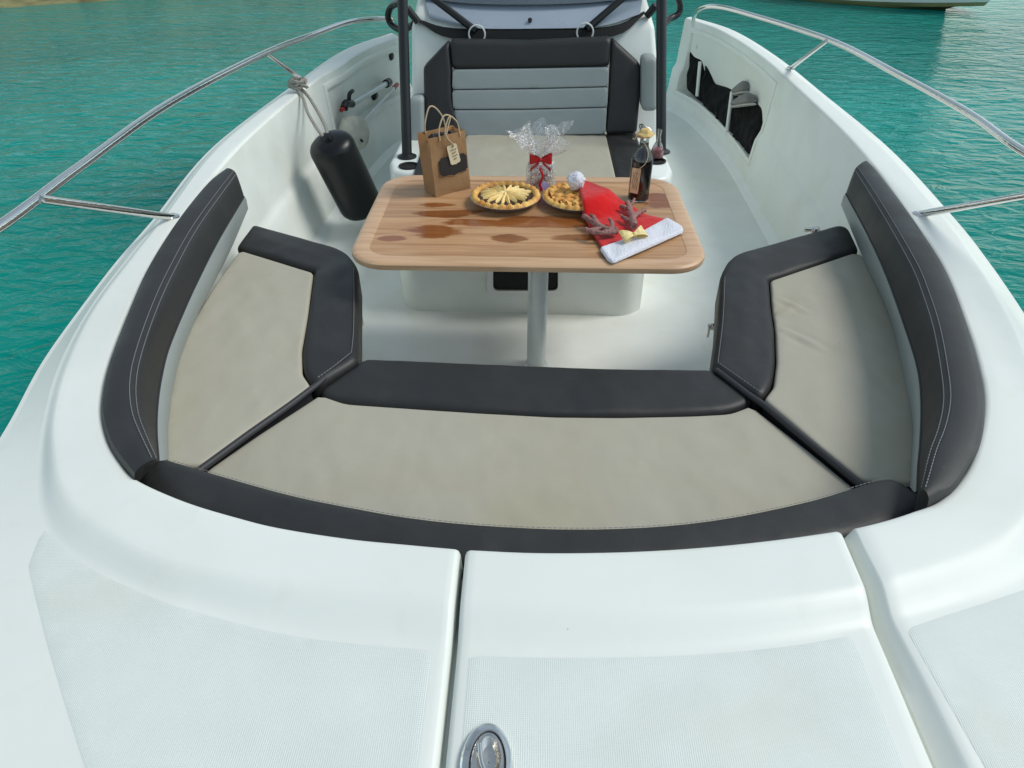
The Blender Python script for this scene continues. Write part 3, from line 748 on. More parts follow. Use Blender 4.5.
sheet('windscreen_base', [(419, -22), (480, -24), (532, -25), (590, -24), (646, -22)], [(430, 18), (470, 27.5), (532, 28.5), (600, 26), (640, 14)], M['panel'], console, .030, .06)
sheet('trim_band', [(419, 21), (452, 29.5), (532, 30.5), (610, 28), (645, 12.5)], [(419, 22.5), (452, 38.5), (532, 39.5), (613, 36.5), (645, 13.5)], M['blackhole'], console, .034, .06)
sheet('windscreen', [(423, -20), (480, -21), (532, -21), (590, -21), (643, -20)], [(424, -2), (470, 3.5), (532, 4.5), (590, 2.5), (642, -3)], M['tint'], console, .042, .05)
lathe('bolt', facept(530, 20, .034), [(0, .006), (.008, .006), (.011, 0), (.011, -.01)], M['black'], console, 14, ax=(0, -1, .3))
# ---- hardtop frame
def post(top, base, name='hardtop_post'):
    o = tube(name, cr([V(*top), V(*[(a+b)/2 for a, b in zip(top, base)]), V(*base)], 5)[:-1]+[V(*base)], .024, M['black'], boat, 16)
    lathe('flange', (V(*base).x, V(*base).y, .447), [(0, 0), (.052, 0), (.052, .006), (.035, .014), (.024, .02)], M['black'], o, 24)
    return o
pbl = P(407, 155, .455); pbr = P(661, 150, .455)
def ppost(b, px):
    t = V(px, 0, b.y+.22); up = t+(t-b).normalized()*((2.02-t.z)/((t-b).normalized().z))
    o = tube('hardtop_post', [b, b.lerp(t, .5), t, up], .0235, M['black'], boat, 16)
    lathe('flange', (b.x, b.y, .446), [(0, 0), (.045, 0), (.045, .005), (.035, .010), (.024, .016)], M['black'], o, 24)
    return up
uL = ppost(pbl, 402.5); uR = ppost(pbr, 661.5)
for (x0, y0), (x1, y1), (rx, ry) in (((425, -8), (476, 31), (478, 36)), ((630, -8), (587, 29), (585, 34.5))):
    a = facept(x1, y1, .045); c = facept(x0, y0, .15); tube('brace', [a+Vector((0, .03, 0)), a, c, c+(c-a)*2.2], .017, M['black'], console, 12)
    rc = facept(x1+(1 if x1 < 500 else -2), y1+3, .046); bm = bmesh.new()
    addtube(bm, [rc+Vector((.040*math.cos(t), -.004, .040*math.sin(t))) for t in [2*math.pi*k/28 for k in range(29)]], .0045, 6, False); from_bm('brace_ring', bm, M['white'], console)
for s, pts in ((-1, [(403, 2, 4.0), (392, 6, 4.15), (388, 16, 4.2), (392, 25, 4.2), (403, 30, 4.1), (414, 24, 3.95)]), (1, [(661, 30, 4.0), (668, 20, 4.2), (678, 14, 4.25), (680, 6, 4.25), (676, -6, 4.2), (664, -12, 4.1)])):
    tube('grab_loop', cr([V(*p) for p in pts], 6), .017, M['black'], boat, 12)
tube('brace', [facept(647, 16, .02), facept(656, 5, .1)], .018, M['black'], console, 12)
tube('brace', [facept(418, 22, .02), facept(407, 8, .1)], .018, M['black'], console, 12)
slab('hardtop', round_poly([(-.80, 4.2), (.78, 4.2), (.82, 5.5), (-.84, 5.5)], .12), 2.02, 2.07, M['gel'], boat, .015)

# cup holders / recesses on the plinth
for px, py in ((409, 166), (656, 161)):
    c = P(px, py, .4475); lathe('cup_holder', c, [(.036, 0), (.047, 0), (.047, .004), (.040, .006), (.036, .003), (.035, -.002), (0, -.0015)], M['blackhole'], boat, 28)
# opening under the table
oc = [P(x, y, 0) for x, y in ((490, 312), (560, 312))]
fy = 2.598
def onface(px, py, off): return V(px, py, fy-off)
bm = bmesh.new()
def rr(px0, py0, px1, py1, off, rad):
    a, b, c, d = onface(px0, py0, off), onface(px1, py0, off), onface(px1, py1, off), onface(px0, py1, off)
    p2 = round_poly([(a.x, a.z), (b.x, b.z), (c.x, c.z), (d.x, d.z)], rad); return [Vector((p.x, a.y, p.y)) for p in p2]
o1 = rr(487, 250, 563, 297, .012, .03); o2 = rr(493, 252, 558, 291, .014, .025); o3 = [p+Vector((0, .012, 0)) for p in o2]; o0 = [p+Vector((0, .02, 0)) for p in o1]
for r in (o1, o2, o3, o0): r.append(r[0])
vs, fs = loft([o0, o1, o2, o3]); vent = mesh('locker_frame', vs, fs, M['white'], boat, sharp=30)
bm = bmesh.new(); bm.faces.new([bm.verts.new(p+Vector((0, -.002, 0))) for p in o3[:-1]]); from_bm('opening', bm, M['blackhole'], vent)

# side latches under the seat cushions, deck fitting by starboard seat
for (px, py, s) in ((361, 315, -1), (709, 326, 1)):
    c = V(px, py, P(px, py, .36).y); bm = bmesh.new(); 
    addbox(bm, c+Vector((s*.012, 0, .0)), (.03, .016, .012), None, .003); addbox(bm, c+Vector((0, -.004, -.018)), (.008, .014, .04), None, .002)
    addlathe(bm, c+Vector((s*.01, -.005, 0)), [(0, -.008), (.008, -.008), (.008, .008), (0, .008)], 12, ax=(0, 1, 0)); from_bm('seat_latch', bm, M['satin'], boat)
c = P(813, 238, .36)
bm = bmesh.new(); addlathe(bm, c, [(0, 0), (.022, 0), (.022, .03), (.016, .045), (0, .05)], 18); addbox(bm, c+Vector((-.03, .0, .035)), (.03, .014, .014), None, .004); from_bm('deck_fitting', bm, M['satin'], boat)

# hatch latch
lc = P(486, 765, ZD+.004); bm = bmesh.new()
nseg = 40
def ell(a, b, z, ox=0, oy=0, pear=0):
    out = []
    for k in range(nseg):
        t = 2*math.pi*k/nseg; w = a*(1-pear*max(0, -math.sin(t))); out.append(Vector((lc.x+ox+w*math.cos(t), lc.y+oy+b*math.sin(t), lc.z+z)))
    return out+[out[0]]
vs, fs = loft([ell(.0345, .056, -.004), ell(.0340, .0555, .001), ell(.031, .052, .0035), ell(.0245, .044, .0042, .002, 0), ell(.0235, .043, .0028, .002, 0)])
latch = mesh('hatch_latch', vs, fs, M['steel'], hatch, sharp=35)
vs, fs = loft([ell(.0238, .0433, .0030, .002, 0), ell(.0222, .0415, .0026, .002, 0)]); mesh('latch_seal', vs, fs, M['black'], hatch, sharp=35)
vs, fs = loft([ell(.0222, .0415, .0032, .002, 0), ell(.0205, .0395, .0060, .002, 0), ell(.0165, .031, .0062, .003, .004, .25), ell(.0150, .029, .0035, .003, .004, .25), ell(.010, .022, -.001, .003, .004, .2), ell(.0005, .001, -.002, .003, .004)])
mesh('latch_handle', vs, fs, M['satin'], hatch, sharp=30)
tube('latch_bar', cr([Vector((lc.x-.010, lc.y+.024, lc.z+.006)), Vector((lc.x-.006, lc.y, lc.z+.009)), Vector((lc.x+.004, lc.y-.02, lc.z+.009)), Vector((lc.x+.012, lc.y-.034, lc.z+.006))], 5), .0032, M['steel'], hatch, 8)

# ================================================================== CUSHIONS
def pts2(l, z=ZS): return [P(x, y, z) for x, y in l]
gc = 'cushions of the bow seating'
# --- port seat cushion
pc = thing('seat_cushion', 'grey seat cushion with charcoal edging on the left, nearest the hanging black fender', 'cushion', (-.7, 1.8, .37), gc)
outer = round_poly([p[:2] for p in [P(236, 247, ZS), P(253, 224, ZS), P(346, 250, ZS), P(359, 268, ZS), P(358.5, 315, ZS), P(358, 360, ZS), P(320, 383, ZS), P(312, 385, ZS), P(302.5, 372, ZS), P(302, 350, ZS), P(308, 315, ZS), P(314, 271, ZS), P(239, 249, ZS)]], [.02, .03, .07, .05, 0, .015, .01, .02, .05, .03, .02, .006, .01])
cushion('border', outer, .38, ZS+.006, M['dark'], pc, r=.020, puff=.008, wr=.003, seed=1)
gp = [P(239.5, 249.5, ZS), P(313, 272, ZS), P(307.5, 315, ZS), P(301.5, 350, ZS), P(302, 373, ZS), P(311, 386, ZS), P(252, 427, ZS), P(200, 465, ZS), P(163, 466, ZS), P(164, 430, ZS), P(167, 404, ZS), P(173, 368, ZS), P(189, 326, ZS), P(214, 285, ZS)]
cushion('panel', round_poly(gp, .012), .38, ZS, M['grey'], pc, r=.010, puff=.004, wr=.0028, seed=2, side_mat=M['darkside'])
tube('piping', [v+Vector((0, -.004, -.004)) for v in [P(352, 352, ZS), P(318, 382, ZS), P(290, 403, ZS), P(250, 431, ZS), P(198, 469, ZS)]], .0085, M['darkside'], pc, 8)
stitch('stitching', cr([P(353.5, 268, ZS+.012), P(354, 300, ZS+.012), P(353.5, 330, ZS+.012), P(351.5, 352, ZS+.010)], 5)+cr([P(351.5, 352, ZS+.010), P(334, 366, ZS+.012), P(317, 378, ZS+.008)], 4), pc)
# --- starboard seat cushion
sc_ = thing('seat_cushion', 'grey seat cushion with charcoal edging on the right, wrinkled near its inner edge', 'cushion', (.8, 1.8, .37), gc)
outer = round_poly([p[:2] for p in [P(859, 249, ZS), P(849, 228, ZS), P(838, 225, ZS), P(731, 255, ZS), P(720, 275, ZS), P(718, 320, ZS), P(712, 366, ZS), P(747, 390, ZS), P(763, 398, ZS), P(773, 385, ZS), P(776, 362, ZS), P(775, 330, ZS), P(771.5, 306, ZS), P(769.5, 279, ZS), P(854, 252, ZS)]], [.01, .03, .03, .07, .05, 0, .015, .01, .02, .05, .03, .02, 0, .006, .01])
cushion('border', outer, .38, ZS+.006, M['dark'], sc_, r=.020, puff=.008, wr=.003, seed=3)
gp = [P(853, 252.5, ZS), P(770.5, 280, ZS), P(772.5, 306, ZS), P(776, 330, ZS), P(777, 362, ZS), P(774, 386, ZS), P(764, 399, ZS), P(820, 446, ZS), P(862, 480, ZS), P(915, 484, ZS), P(917, 421, ZS), P(911, 382, ZS), P(898, 330, ZS), P(884, 295, ZS), P(866, 255.5, ZS)]
spn = cushion('panel', round_poly(gp, .012), .38, ZS, M['grey'], sc_, r=.010, puff=.004, wr=.0028, seed=4, side_mat=M['darkside'])
wrl = [(P(783, 300, ZS), P(806, 312, ZS)), (P(785, 330, ZS), P(828, 352, ZS)), (P(781, 314, ZS), P(800, 303, ZS))]
for v in spn.data.vertices:
    for a, b in wrl:
        ab = (b-a); ab.z = 0; t = max(0, min(1, (v.co-a).dot(ab)/ab.length_squared)); d = (Vector((v.co.x, v.co.y, 0))-Vector((a.x, a.y, 0))-ab*t).length
        if v.co.z > ZS-.02: v.co.z += .0045*math.exp(-(d/.011)**2)*math.sin(math.pi*min(1, t+.1))-.003*math.exp(-((d-.02)/.01)**2)
tube('piping', [v+Vector((0, -.004, -.004)) for v in [P(716, 368, ZS), P(747, 391.5, ZS), P(764, 403, ZS), P(820, 449, ZS), P(864, 485, ZS)]], .0085, M['darkside'], sc_, 8)
stitch('stitching', cr([P(725, 277, ZS+.012), P(723, 320, ZS+.012), P(718, 362, ZS+.010)], 6)+cr([P(718, 362, ZS+.010), P(735, 374, ZS+.012), P(762, 393, ZS+.008)], 4), sc_)
# --- bow seat cushion
ZW = .457
bc = thing('seat_cushion', 'widest grey seat cushion, charcoal strip along its edge facing the table', 'cushion', (0, 1.3, .36), gc)
bo = [P(365, 359, ZW), P(440, 362, ZW), P(530, 366, ZW), P(620, 369, ZW), P(711, 370, ZW), P(748, 394, ZW), P(752, 403, ZW), P(730, 412, ZW), P(691, 414.5, ZW), P(620, 416, ZW), P(555, 415.5, ZW), P(480, 412, ZW), P(418, 408, ZW), P(345, 403, ZW), P(323, 398, ZW), P(319, 392, ZW)]
cushion('border', round_poly(bo, [.015, .05, .05, .05, .015, .015, .02, .04, .03, .03, .03, .03, .03, .03, .02, .015]), .36, ZW+.008, M['dark'], bc, r=.020, puff=.008, wr=.003, seed=5)
bg = [P(320, 394, ZW), P(345, 403, ZW), P(418, 408, ZW), P(480, 412, ZW), P(555, 416, ZW), P(620, 416.5, ZW), P(691, 415, ZW), P(730, 413, ZW), P(751, 405, ZW), P(812, 452, ZW), P(870, 500, ZW), P(800, 530, ZW), P(620, 552, ZW), P(460, 548, ZW), P(300, 520, ZW), P(195, 485, ZW), P(203, 472, ZW), P(255, 436, ZW)]
cushion('panel', round_poly(bg, [.01]+[.02]*7+[.01]+[.03]*8+[.01]), .36, ZW, M['grey'], bc, r=.010, puff=.004, wr=.0028, seed=6, side_mat=M['darkside'])
# --- bow bolster
far = cr([P(x, y, .600) for x, y in ((163, 456), (192, 465), (280, 490), (350, 505), (430, 518), (528, 525.5), (620, 526), (710, 518.5), (800, 501), (852, 486), (880, 478), (896, 477))], 4)
near = []
for f in (0.0,): pass
Bn = [v for v in cr([s[0] for s in full], 8)]
nb = [Vector((v.x, v.y+.012, 0)) for v in Bn if v.y < P(134, 477, ZB).y+.045 and v.y > .5]
poly = [v for v in far]+[P(922, 495, .600)]+sorted(nb, key=lambda v: -v.x)
poly = [Vector((v.x, v.y, 0)) for v in poly]
bo_ = thing('bow_bolster', 'long curved charcoal bolster between the grey bow seat and the white foredeck', 'cushion', (0, .9, .46), gc)
cushion('cover', poly, .44, .606, M['dark'], bo_, r=.022, puff=.006, wr=.003, seed=8)
stitch('stitching', [v+Vector((0, -.004, .0005)) for v in far[2:-2]], bo_, r=.0007)

# --- side backrests
def backrest(name, label, out, sti, bnd, low, sgn, zt=.668):
    t = thing(name, label, 'cushion', (sgn*1.0, 1.6, .45), 'back cushions of the bow seating')
    n = 60
    def rl(l, z): return resample(cr([P(x, y, z) for x, y in l], 6), n)
    zs_, zb, zl = zt-.006, .588, .468
    o_, s_, b_, l_ = rl(out, zt-.012), rl(sti, zs_), rl(bnd, zb), rl(low, zl)
    ot = []; dark = []
    def mixr(a, b, f, dz=0): return [p.lerp(r, f)+Vector((0, 0, dz)) for p, r in zip(a, b)]
    ob = [p+Vector((sgn*.004, 0, -.20)) for p in o_]
    rails = [ob, [p+Vector((sgn*.004, 0, -.02)) for p in o_], [p+Vector((sgn*.001, 0, -.004)) for p in o_], mixr(o_, s_, .08, .007), mixr(o_, s_, .25, .010), mixr(o_, s_, .5, .011), mixr(o_, s_, .8, .008), mixr(o_, s_, .95, .003), mixr(s_, b_, 0, -.0015),
             mixr(s_, b_, .06, .002), mixr(s_, b_, .3, .010), mixr(s_, b_, .55, .010), mixr(s_, b_, .8, .005), mixr(s_, b_, .95, .001), mixr(s_, b_, 1, -.004), mixr(b_, [p+Vector((sgn*.05, 0, 0)) for p in b_], .7), ]
    vs, fs = loft(rails); m = len(rails)
    for e in (0, n-1): fs.append([k*n+e for k in range(m)])
    cov = mesh('cover', vs, fs, M['dark'], t, sharp=42)
    lb = [p+Vector((0, 0, -.004)) for p in b_]
    rails = [[p+Vector((sgn*.06, 0, 0)) for p in lb], lb, mixr(lb, l_, .12), mixr(lb, l_, .5), mixr(lb, l_, .88), l_, [p+Vector((sgn*.05, 0, -.004)) for p in l_]]
    for k in (2, 3, 4):
        rails[k] = [p+Vector((-sgn*.006, 0, 0)) for p in rails[k]]
    vs, fs = loft(rails); m = len(rails)
    for e in (0, n-1): fs.append([k*n+e for k in range(m)])
    mesh('side_panel', vs, fs, M['grey2'], t, sharp=50)
    stitch('stitching', [p+Vector((sgn*.004, 0, .0075)) for p in mixr(o_, s_, .93)], t, r=.0010)
    stitch('stitching', [p+Vector((0, 0, .0030)) for p in mixr(s_, b_, .06)], t, r=.0010)
    tube('piping', [p+Vector((0, 0, -.003)) for p in b_], .0028, M['darkside'], t, 6)
    return t
backrest('back_cushion', 'curved charcoal back cushion on the left side with pale double stitching', [(226, 170), (207, 185), (178, 221), (148.6, 267), (129, 311), (108.6, 365), (101.4, 404), (104.7, 430), (114, 452), (134, 477)],
         [(236, 173), (199, 224), (174, 269), (157, 306), (141, 352), (135, 383), (137, 412), (146, 436), (157, 460)],
         [(244, 196), (219, 238), (199, 277), (185, 307), (168.5, 347), (160.7, 378), (157, 404), (156, 430), (158, 461)],
         [(247, 210), (232, 247), (214, 283), (196, 318), (181, 355), (173, 385), (169, 410), (167, 430), (167, 458)], -1)
backrest('back_cushion', 'curved charcoal back cushion on the right side with dim stitching', [(867, 162), (876, 171), (902, 204), (932.6, 248.5), (951, 281), (967.7, 326), (979.7, 369), (984.9, 408), (981, 442), (969, 465), (953, 489), (928, 503)],
         [(855, 169), (878.6, 206), (911, 262.5), (925, 297), (935, 330), (943, 377), (944.5, 403), (939, 429), (930, 453), (921, 490)],
         [(846, 193), (867, 232), (885.6, 272), (906.7, 330), (918.5, 369), (922, 403), (921, 442), (919, 465), (918, 491)],
         [(842, 206), (862, 255.5), (881, 295), (894, 328), (906, 382), (913.8, 421), (914, 450), (912, 486)], 1)

# --- console seat
ZQ = .462
cs = thing('bench_cushion', 'grey console bench cushion with charcoal sides behind the wooden table', 'cushion', (0, 3.2, .37))
def yb(px, py): return P(px, py, ZQ)
xl0, xl1, xr0, xr1 = yb(425, 137).x, yb(465, 137).x, yb(607, 137).x, yb(638, 137).x
ya_, yb_ = yb(530, 134).y+.05, 2.70
cushion('panel', round_poly([(xl1, ya_), (xr0, ya_), (xr0-.005, yb_), (xl1+.005, yb_)], .01), .37, ZQ, M['grey'], cs, r=.012, puff=.006, wr=.003, seed=9)
cushion('side_bolster', round_poly([(xl0, ya_), (xl1-.002, ya_), (xl1+.003, yb_), (xl0+.02, yb_)], .015), .37, ZQ+.003, M['dark'], cs, r=.014, puff=.003, seed=10)
cushion('side_bolster', round_poly([(xr0+.002, ya_), (xr1, ya_), (xr1-.02, yb_), (xr0-.003, yb_)], .015), .37, ZQ+.003, M['dark'], cs, r=.014, puff=.003, seed=11)
# backrest: padded pieces standing on the console front
cb = thing('bench_cushion', 'upright charcoal bench cushion with three pale grey horizontal pads below the windscreen', 'cushion', (0, 3.6, .46))
def pad(name, poly, mat, parent, y0=YF-.10, slope=.30, th=.075, r=.018, puff=.01, seed=0, lab=None):
    """poly: px; padded slab on a plane leaning back"""
    pw = []
    for x, y in poly:
        d = ray(x, y)   # plane  Y = y0 + slope*(Z-.46)
        t = (y0+slope*(CAMZ-.46))/(d.y-slope*d.z); pw.append((d.x*t, CAMZ+d.z*t))
    o = cushion(name, round_poly(pw, .012), 0, th, mat, parent, r=r, puff=puff, wr=.0012, seed=seed)
    for v in o.data.vertices:
        x, z, h = v.co.x, v.co.y, v.co.z
        v.co = Vector((x, y0+slope*(z-.46)-(h-th), z))
    o.data.flip_normals() if o.data.polygons and False else None
    bm = bmesh.new(); bm.from_mesh(o.data); bmesh.ops.recalc_face_normals(bm, faces=bm.faces); bm.to_mesh(o.data); bm.free()
    if lab: o['label'] = lab
    return o
pad('top_border', [(449.5, 41), (530, 42.5), (611, 38.5), (609.5, 66.5), (530, 68.5), (452, 69.5)], M['dark'], cb, seed=1, puff=.008)
pad('side_border', [(448.5, 41.5), (451, 69), (452, 100), (461, 137), (424.5, 137), (423, 68)], M['dark'], cb, seed=2, puff=.008)
pad('side_border', [(612, 39), (640.5, 65), (640, 100), (637, 134), (606, 134.5), (609, 100), (610.5, 68)], M['dark'], cb, seed=3, puff=.008)
pad('pad', [(452.5, 70), (530, 69), (609, 67.5), (608, 86.5), (530, 88.5), (452, 89.5)], M['grey2'], cb, seed=4, puff=.002, r=.005)
pad('pad', [(452, 90.5), (530, 89.5), (608, 87.5), (607.5, 107), (530, 109), (453, 109.5)], M['grey2'], cb, seed=5, puff=.002, r=.005)
pad('pad', [(453, 110.5), (530, 110), (607, 108), (605.5, 134), (530, 136), (462, 136.5)], M['grey2'], cb, seed=6, puff=.003, r=.006)
for poly, lab, sd in (([(408, 103), (412, 98), (423, 97.5), (424, 150), (408, 152)], 'light grey padded side bolster left of the console bench, behind the paper bag', 1), ([(642, 60), (645, 57), (655, 57), (658, 61), (658, 108), (655, 112), (644, 112), (641.5, 108)], 'light grey padded side bolster right of the console backrest, above the bottle', 2)):
    sb_ = thing('side_pad', lab, 'bolster', V(poly[0][0], poly[0][1], 3.6), 'side pads of the console bench')
    pad('cover', poly, M['grey2'], sb_, y0=YF-.13, slope=.25, th=.09, r=.02, puff=.004, seed=sd)

# ================================================================== TABLE
tb = thing('table', 'varnished teak table with rounded corners and water stains on a grey pedestal', 'table', (-.018, 2.22, 0))
tx0, tx1, ty0, ty1 = -.556, .533, 1.862, 2.60
def rrect(x0, x1, y0, y1, r, seg=10):
    out = []
    for cx, cy, a in ((x1-r, y1-r, 0), (x0+r, y1-r, 90), (x0+r, y0+r, 180), (x1-r, y0+r, 270)):
        for k in range(seg+1):
            t = R(a+90*k/seg); out.append(Vector((cx+r*math.cos(t), cy+r*math.sin(t), 0)))
    return out
def ring(x0, x1, y0, y1, r, z): 
    o = [Vector((p.x, p.y, z)) for p in rrect(x0, x1, y0, y1, r)]; return o+[o[0]]
def inset(d, z): return ring(tx0+d, tx1-d, ty0+d, ty1-d, max(.015, .122-d*.9), z)
z = TZ
vs, fs = loft([inset(.062, z-.026), inset(.010, z-.026), inset(.002, z-.022), inset(0, z-.014), inset(.001, z-.006), inset(.006, z-.001), inset(.014, z+.0015), inset(.045, z+.001), inset(.055, z-.0005), inset(.0565, z-.003)])
mesh('edging', vs, fs, M['teak_edge'], tb, sharp=35)
top = [Vector((p.x, p.y, z-.0012)) for p in inset(.0562, 0)[:-1]]
bm = bmesh.new(); a = [bm.verts.new(p) for p in top]; b = [bm.verts.new(p-Vector((0, 0, .022))) for p in top]; bm.faces.new(a); bm.faces.new(b[::-1])
for i in range(len(a)): bm.faces.new((a[i], a[(i+1) % len(a)], b[(i+1) % len(a)], b[i]))
from_bm('table_top', bm, M['teak'], tb)
lx = P(537, 365, 0).x
lathe('leg', (lx-.004, 2.22, 0), [(.036, .0), (.036, .56), (.0345, .565), (.034, .575), (.034, .587)], M['alu'], tb, 32)
lathe('foot', (lx-.004, 2.22, .002), [(0, 0), (.046, 0), (.046, .003), (.044, .006), (.040, .010), (.038, .022), (.036, .022)], M['alu'], tb, 40)
lathe('mount', (lx-.004, 2.22, .5675), [(.036, 0), (.045, .004), (.08, .014), (.08, .019), (0, .019)], M['alu'], tb, 32)

# ================================================================== THINGS ON THE TABLE
ZT = TZ
# paper bag
A = P(436, 197, ZT); Bp = P(470.5, 187.5, ZT); D_ = P(426.5, 183, ZT); ux = (Bp-A); uy = (D_-A); hgt = .205
uy = Vector((-ux.y, ux.x, 0)).normalized()*.075*1.0+uy*.0; up = Vector((0, 0, 1))
bgt = thing('paper_bag', 'brown paper gift bag with black label and twine handles on the left of the table', 'gift bag', A)
bm = bmesh.new()
def bp_(u, v, w):   # u across, v depth, w up
    sag = .004*math.sin(w*9+u*5); lean = Vector((-.012*w, 0, 0))
    return A+ux*u+uy*v+up*hgt*w+lean+Vector((0, sag*0.6, 0))
nu, nw = 6, 8; g = {}
loop = [(u/nu, 0) for u in range(nu)]+[(1, v/4) for v in range(4)]+[(1-u/nu, 1) for u in range(nu)]+[(0, 1-v/4) for v in range(4)]
for j in range(nw+1):
    for i, (u, v) in enumerate(loop):
        # gusset folds on the narrow sides
        w = j/nw; du = 0
        if u in (0, 1) and 0 < v < 1: du = (.10*w*(1-abs(v-.5)*2))*(1 if u == 0 else -1)
        p = bp_(u+du, v, w)+Vector((0, 0, .0025*noise.noise(Vector((u*6, v*6, w*5))))); g[i, j] = bm.verts.new(p+uy.normalized()*.004*noise.noise(Vector((u*3, v*3+2, w*4))))
n = len(loop)
for j in range(nw):
    for i in range(n): bm.faces.new((g[i, j], g[(i+1) % n, j], g[(i+1) % n, j+1], g[i, j+1]))
bm.faces.new([g[i, 0] for i in range(n)][::-1])
bmesh.ops.solidify(bm, geom=bm.faces[:], thickness=.001)
from_bm('body', bm, M['paper'], bgt, sharp=25)
nrm = -uy.normalized()
# black label (plaque outline)
def plaque(u0, u1, w0, w1, off, notch, mat, name, rot=0):
    cx, cw = (u0+u1)/2, (w0+w1)/2; a, b = (u1-u0)/2*ux.length, (w1-w0)/2*hgt; out = []
    base_ = [(-a+notch, -b), (-notch*1.6, -b), (0, -b-notch*.7), (notch*1.6, -b), (a-notch, -b), (a-notch*.8, -b+notch*.8), (a, -b+notch), (a, b-notch), (a-notch*.8, b-notch*.8), (a-notch, b), (-a+notch, b), (-a+notch*.8, b-notch*.8), (-a, b-notch), (-a, -b+notch), (-a+notch*.8, -b+notch*.8)]
    bm = bmesh.new(); c, s = math.cos(rot), math.sin(rot)
    base_ = [(x*c-y*s, x*s+y*c) for x, y in base_]
    f = [bm.verts.new(bp_(cx+x/ux.length, 0, cw+y/hgt)+nrm*off) for x, y in base_]; k = [bm.verts.new(v.co-nrm*.0008) for v in f]
    bm.faces.new(f); bm.faces.new(k[::-1])
    for i in range(len(f)): bm.faces.new((f[i], k[i], k[(i+1) % len(f)], f[(i+1) % len(f)]))
    return from_bm(name, bm, mat, bgt)
plaque(.18, .95, .33, .64, .0055, .008, M['chalk'], 'black_label')
plaque(.44, .72, .50, .84, .0105, .004, M['tag'], 'gift_tag', .15)
bm = bmesh.new()
for k, (a_, b_) in enumerate(((.55, .60), (.50, .66), (.53, .64), (.52, .67), (.56, .64))):
    w = .79-.052*k; pts = [bp_(a_+(b_-a_)*t, 0, w+.010*math.sin(t*19+k)+.02*t)+nrm*.0118 for t in [i/8 for i in range(9)]]; addtube(bm, pts, .0009, 5)
from_bm('tag_lettering', bm, M['ink'], bgt)
for v0, hh, sh in ((0.02, .30, 0), (.98, .36, -.06)):
    pts = cr([bp_(.28+sh, v0, .93)-nrm*.002*0, bp_(.30+sh, v0, 1.12), bp_(.45+sh, v0, 1+hh), bp_(.62+sh, v0, 1+hh*.95), bp_(.80+sh, v0, 1.15), bp_(.84+sh, v0, .93)], 7)
    tube('handle', [p+nrm*(.004 if v0 < .5 else 0) for p in pts], .0026, M['string'], bgt, 7)
tube('tag_twine', cr([bp_(.60, 0, .82)+nrm*.012, bp_(.42, 0, 1.0)+nrm*.008, bp_(.52, 0, 1.22)+nrm*.006, bp_(.62, 0, 1.28)+nrm*.006, bp_(.50, 0, 1.1)+nrm*.008, bp_(.44, 0, .98)+nrm*.012, bp_(.60, 0, .83)+nrm*.013], 6), .0022, M['string'], bgt, 6)
bm = bmesh.new()
for k in range(5):
    p = bp_(.22+.14*k, .5, .91); bmesh.ops.create_icosphere(bm, subdivisions=2, radius=.016, matrix=Matrix.Translation(p))
for v in bm.verts: v.co += Vector((noise.noise(v.co*60), noise.noise(v.co*60+Vector((3, 0, 0))), noise.noise(v.co*60+Vector((0, 5, 0)))))*.012
from_bm('tissue_filling', bm, M['chalk'], bgt)

# pies
def pie(c, rad, label, kind):
    t = thing('pie', label, 'pie', c, 'pies on the table')
    lathe('tin', c, [(0, .002), (rad*.74, .002), (rad*.78, .004), (rad*.98, .024), (rad*1.03, .026), (rad*1.03, .028), (rad*.97, .027), (rad*.75, .008), (0, .007)], M['tin'], t, 64)
    bm = bmesh.new(); rings = []; seg = 96
    for k in range(seg):
        a = 2*math.pi*k/seg; cr_ = .004*math.sin(a*26)+.003*noise.noise(Vector((math.cos(a)*5, math.sin(a)*5, rad*30)))
        prof = [(rad*.80, .016), (rad*.82, .029), (rad*.87, .036+cr_), (rad*.92, .038+cr_), (rad*.98+cr_*.6, .034+cr_*.5), (rad*1.01+cr_*.8, .027)]
        rings.append([bm.verts.new(c+Vector((r*math.cos(a), r*math.sin(a), z))) for r, z in prof])
    for k in range(seg):
        for i in range(5): bm.faces.new((rings[k][i], rings[(k+1) % seg][i], rings[(k+1) % seg][i+1], rings[k][i+1]))
    from_bm('crust', bm, M['crust'], t, sharp=60)
    bm = bmesh.new(); addlathe(bm, c, [(0, .031), (rad*.3, .031), (rad*.6, .029), (rad*.83, .026)], 48)
    for v in bm.verts: v.co.z += .0025*noise.noise(v.co*70)
    from_bm('filling', bm, M['fill'] if kind == 0 else M['crust'], t, sharp=60)
    return t
c1 = P(505.5, 203, ZT); pie1 = pie(c1, .119, 'round fruit pie with petal shaped pastry strips over dark filling, beside the paper bag', 0)
bm = bmesh.new()
def petal(bm, c, a, r0, r1, w, h, tip=.25, z0=.030):
    n = 9; vs = []
    for i in range(n):
        t = i/(n-1); ww = w*(.25+.75*math.sin(math.pi*min(1, (t*.85+.12)))**.8)*(1 if t < .97 else .5); r = r0+(r1-r0)*t; zc = z0+h*math.sin(math.pi*(.1+.85*t))**.5+.002*(random.random()-.5)
        row = []
        for s, zf in ((-1, -.35), (-.6, .7), (0, 1), (.6, .7), (1, -.35)):
            row.append(bm.verts.new(c+Vector((r*math.cos(a)-s*ww*math.sin(a), r*math.sin(a)+s*ww*math.cos(a), z0+(zc-z0)*zf))))
        vs.append(row)
    for i in range(n-1):
        for j in range(4): bm.faces.new((vs[i][j], vs[i][j+1], vs[i+1][j+1], vs[i+1][j]))
nump = 19
for k in range(nump):
    a = 2*math.pi*k/nump+random.uniform(-.06, .06); petal(bm, c1, a, .008, random.uniform(.078, .096), .0072+.002*random.random(), .012)
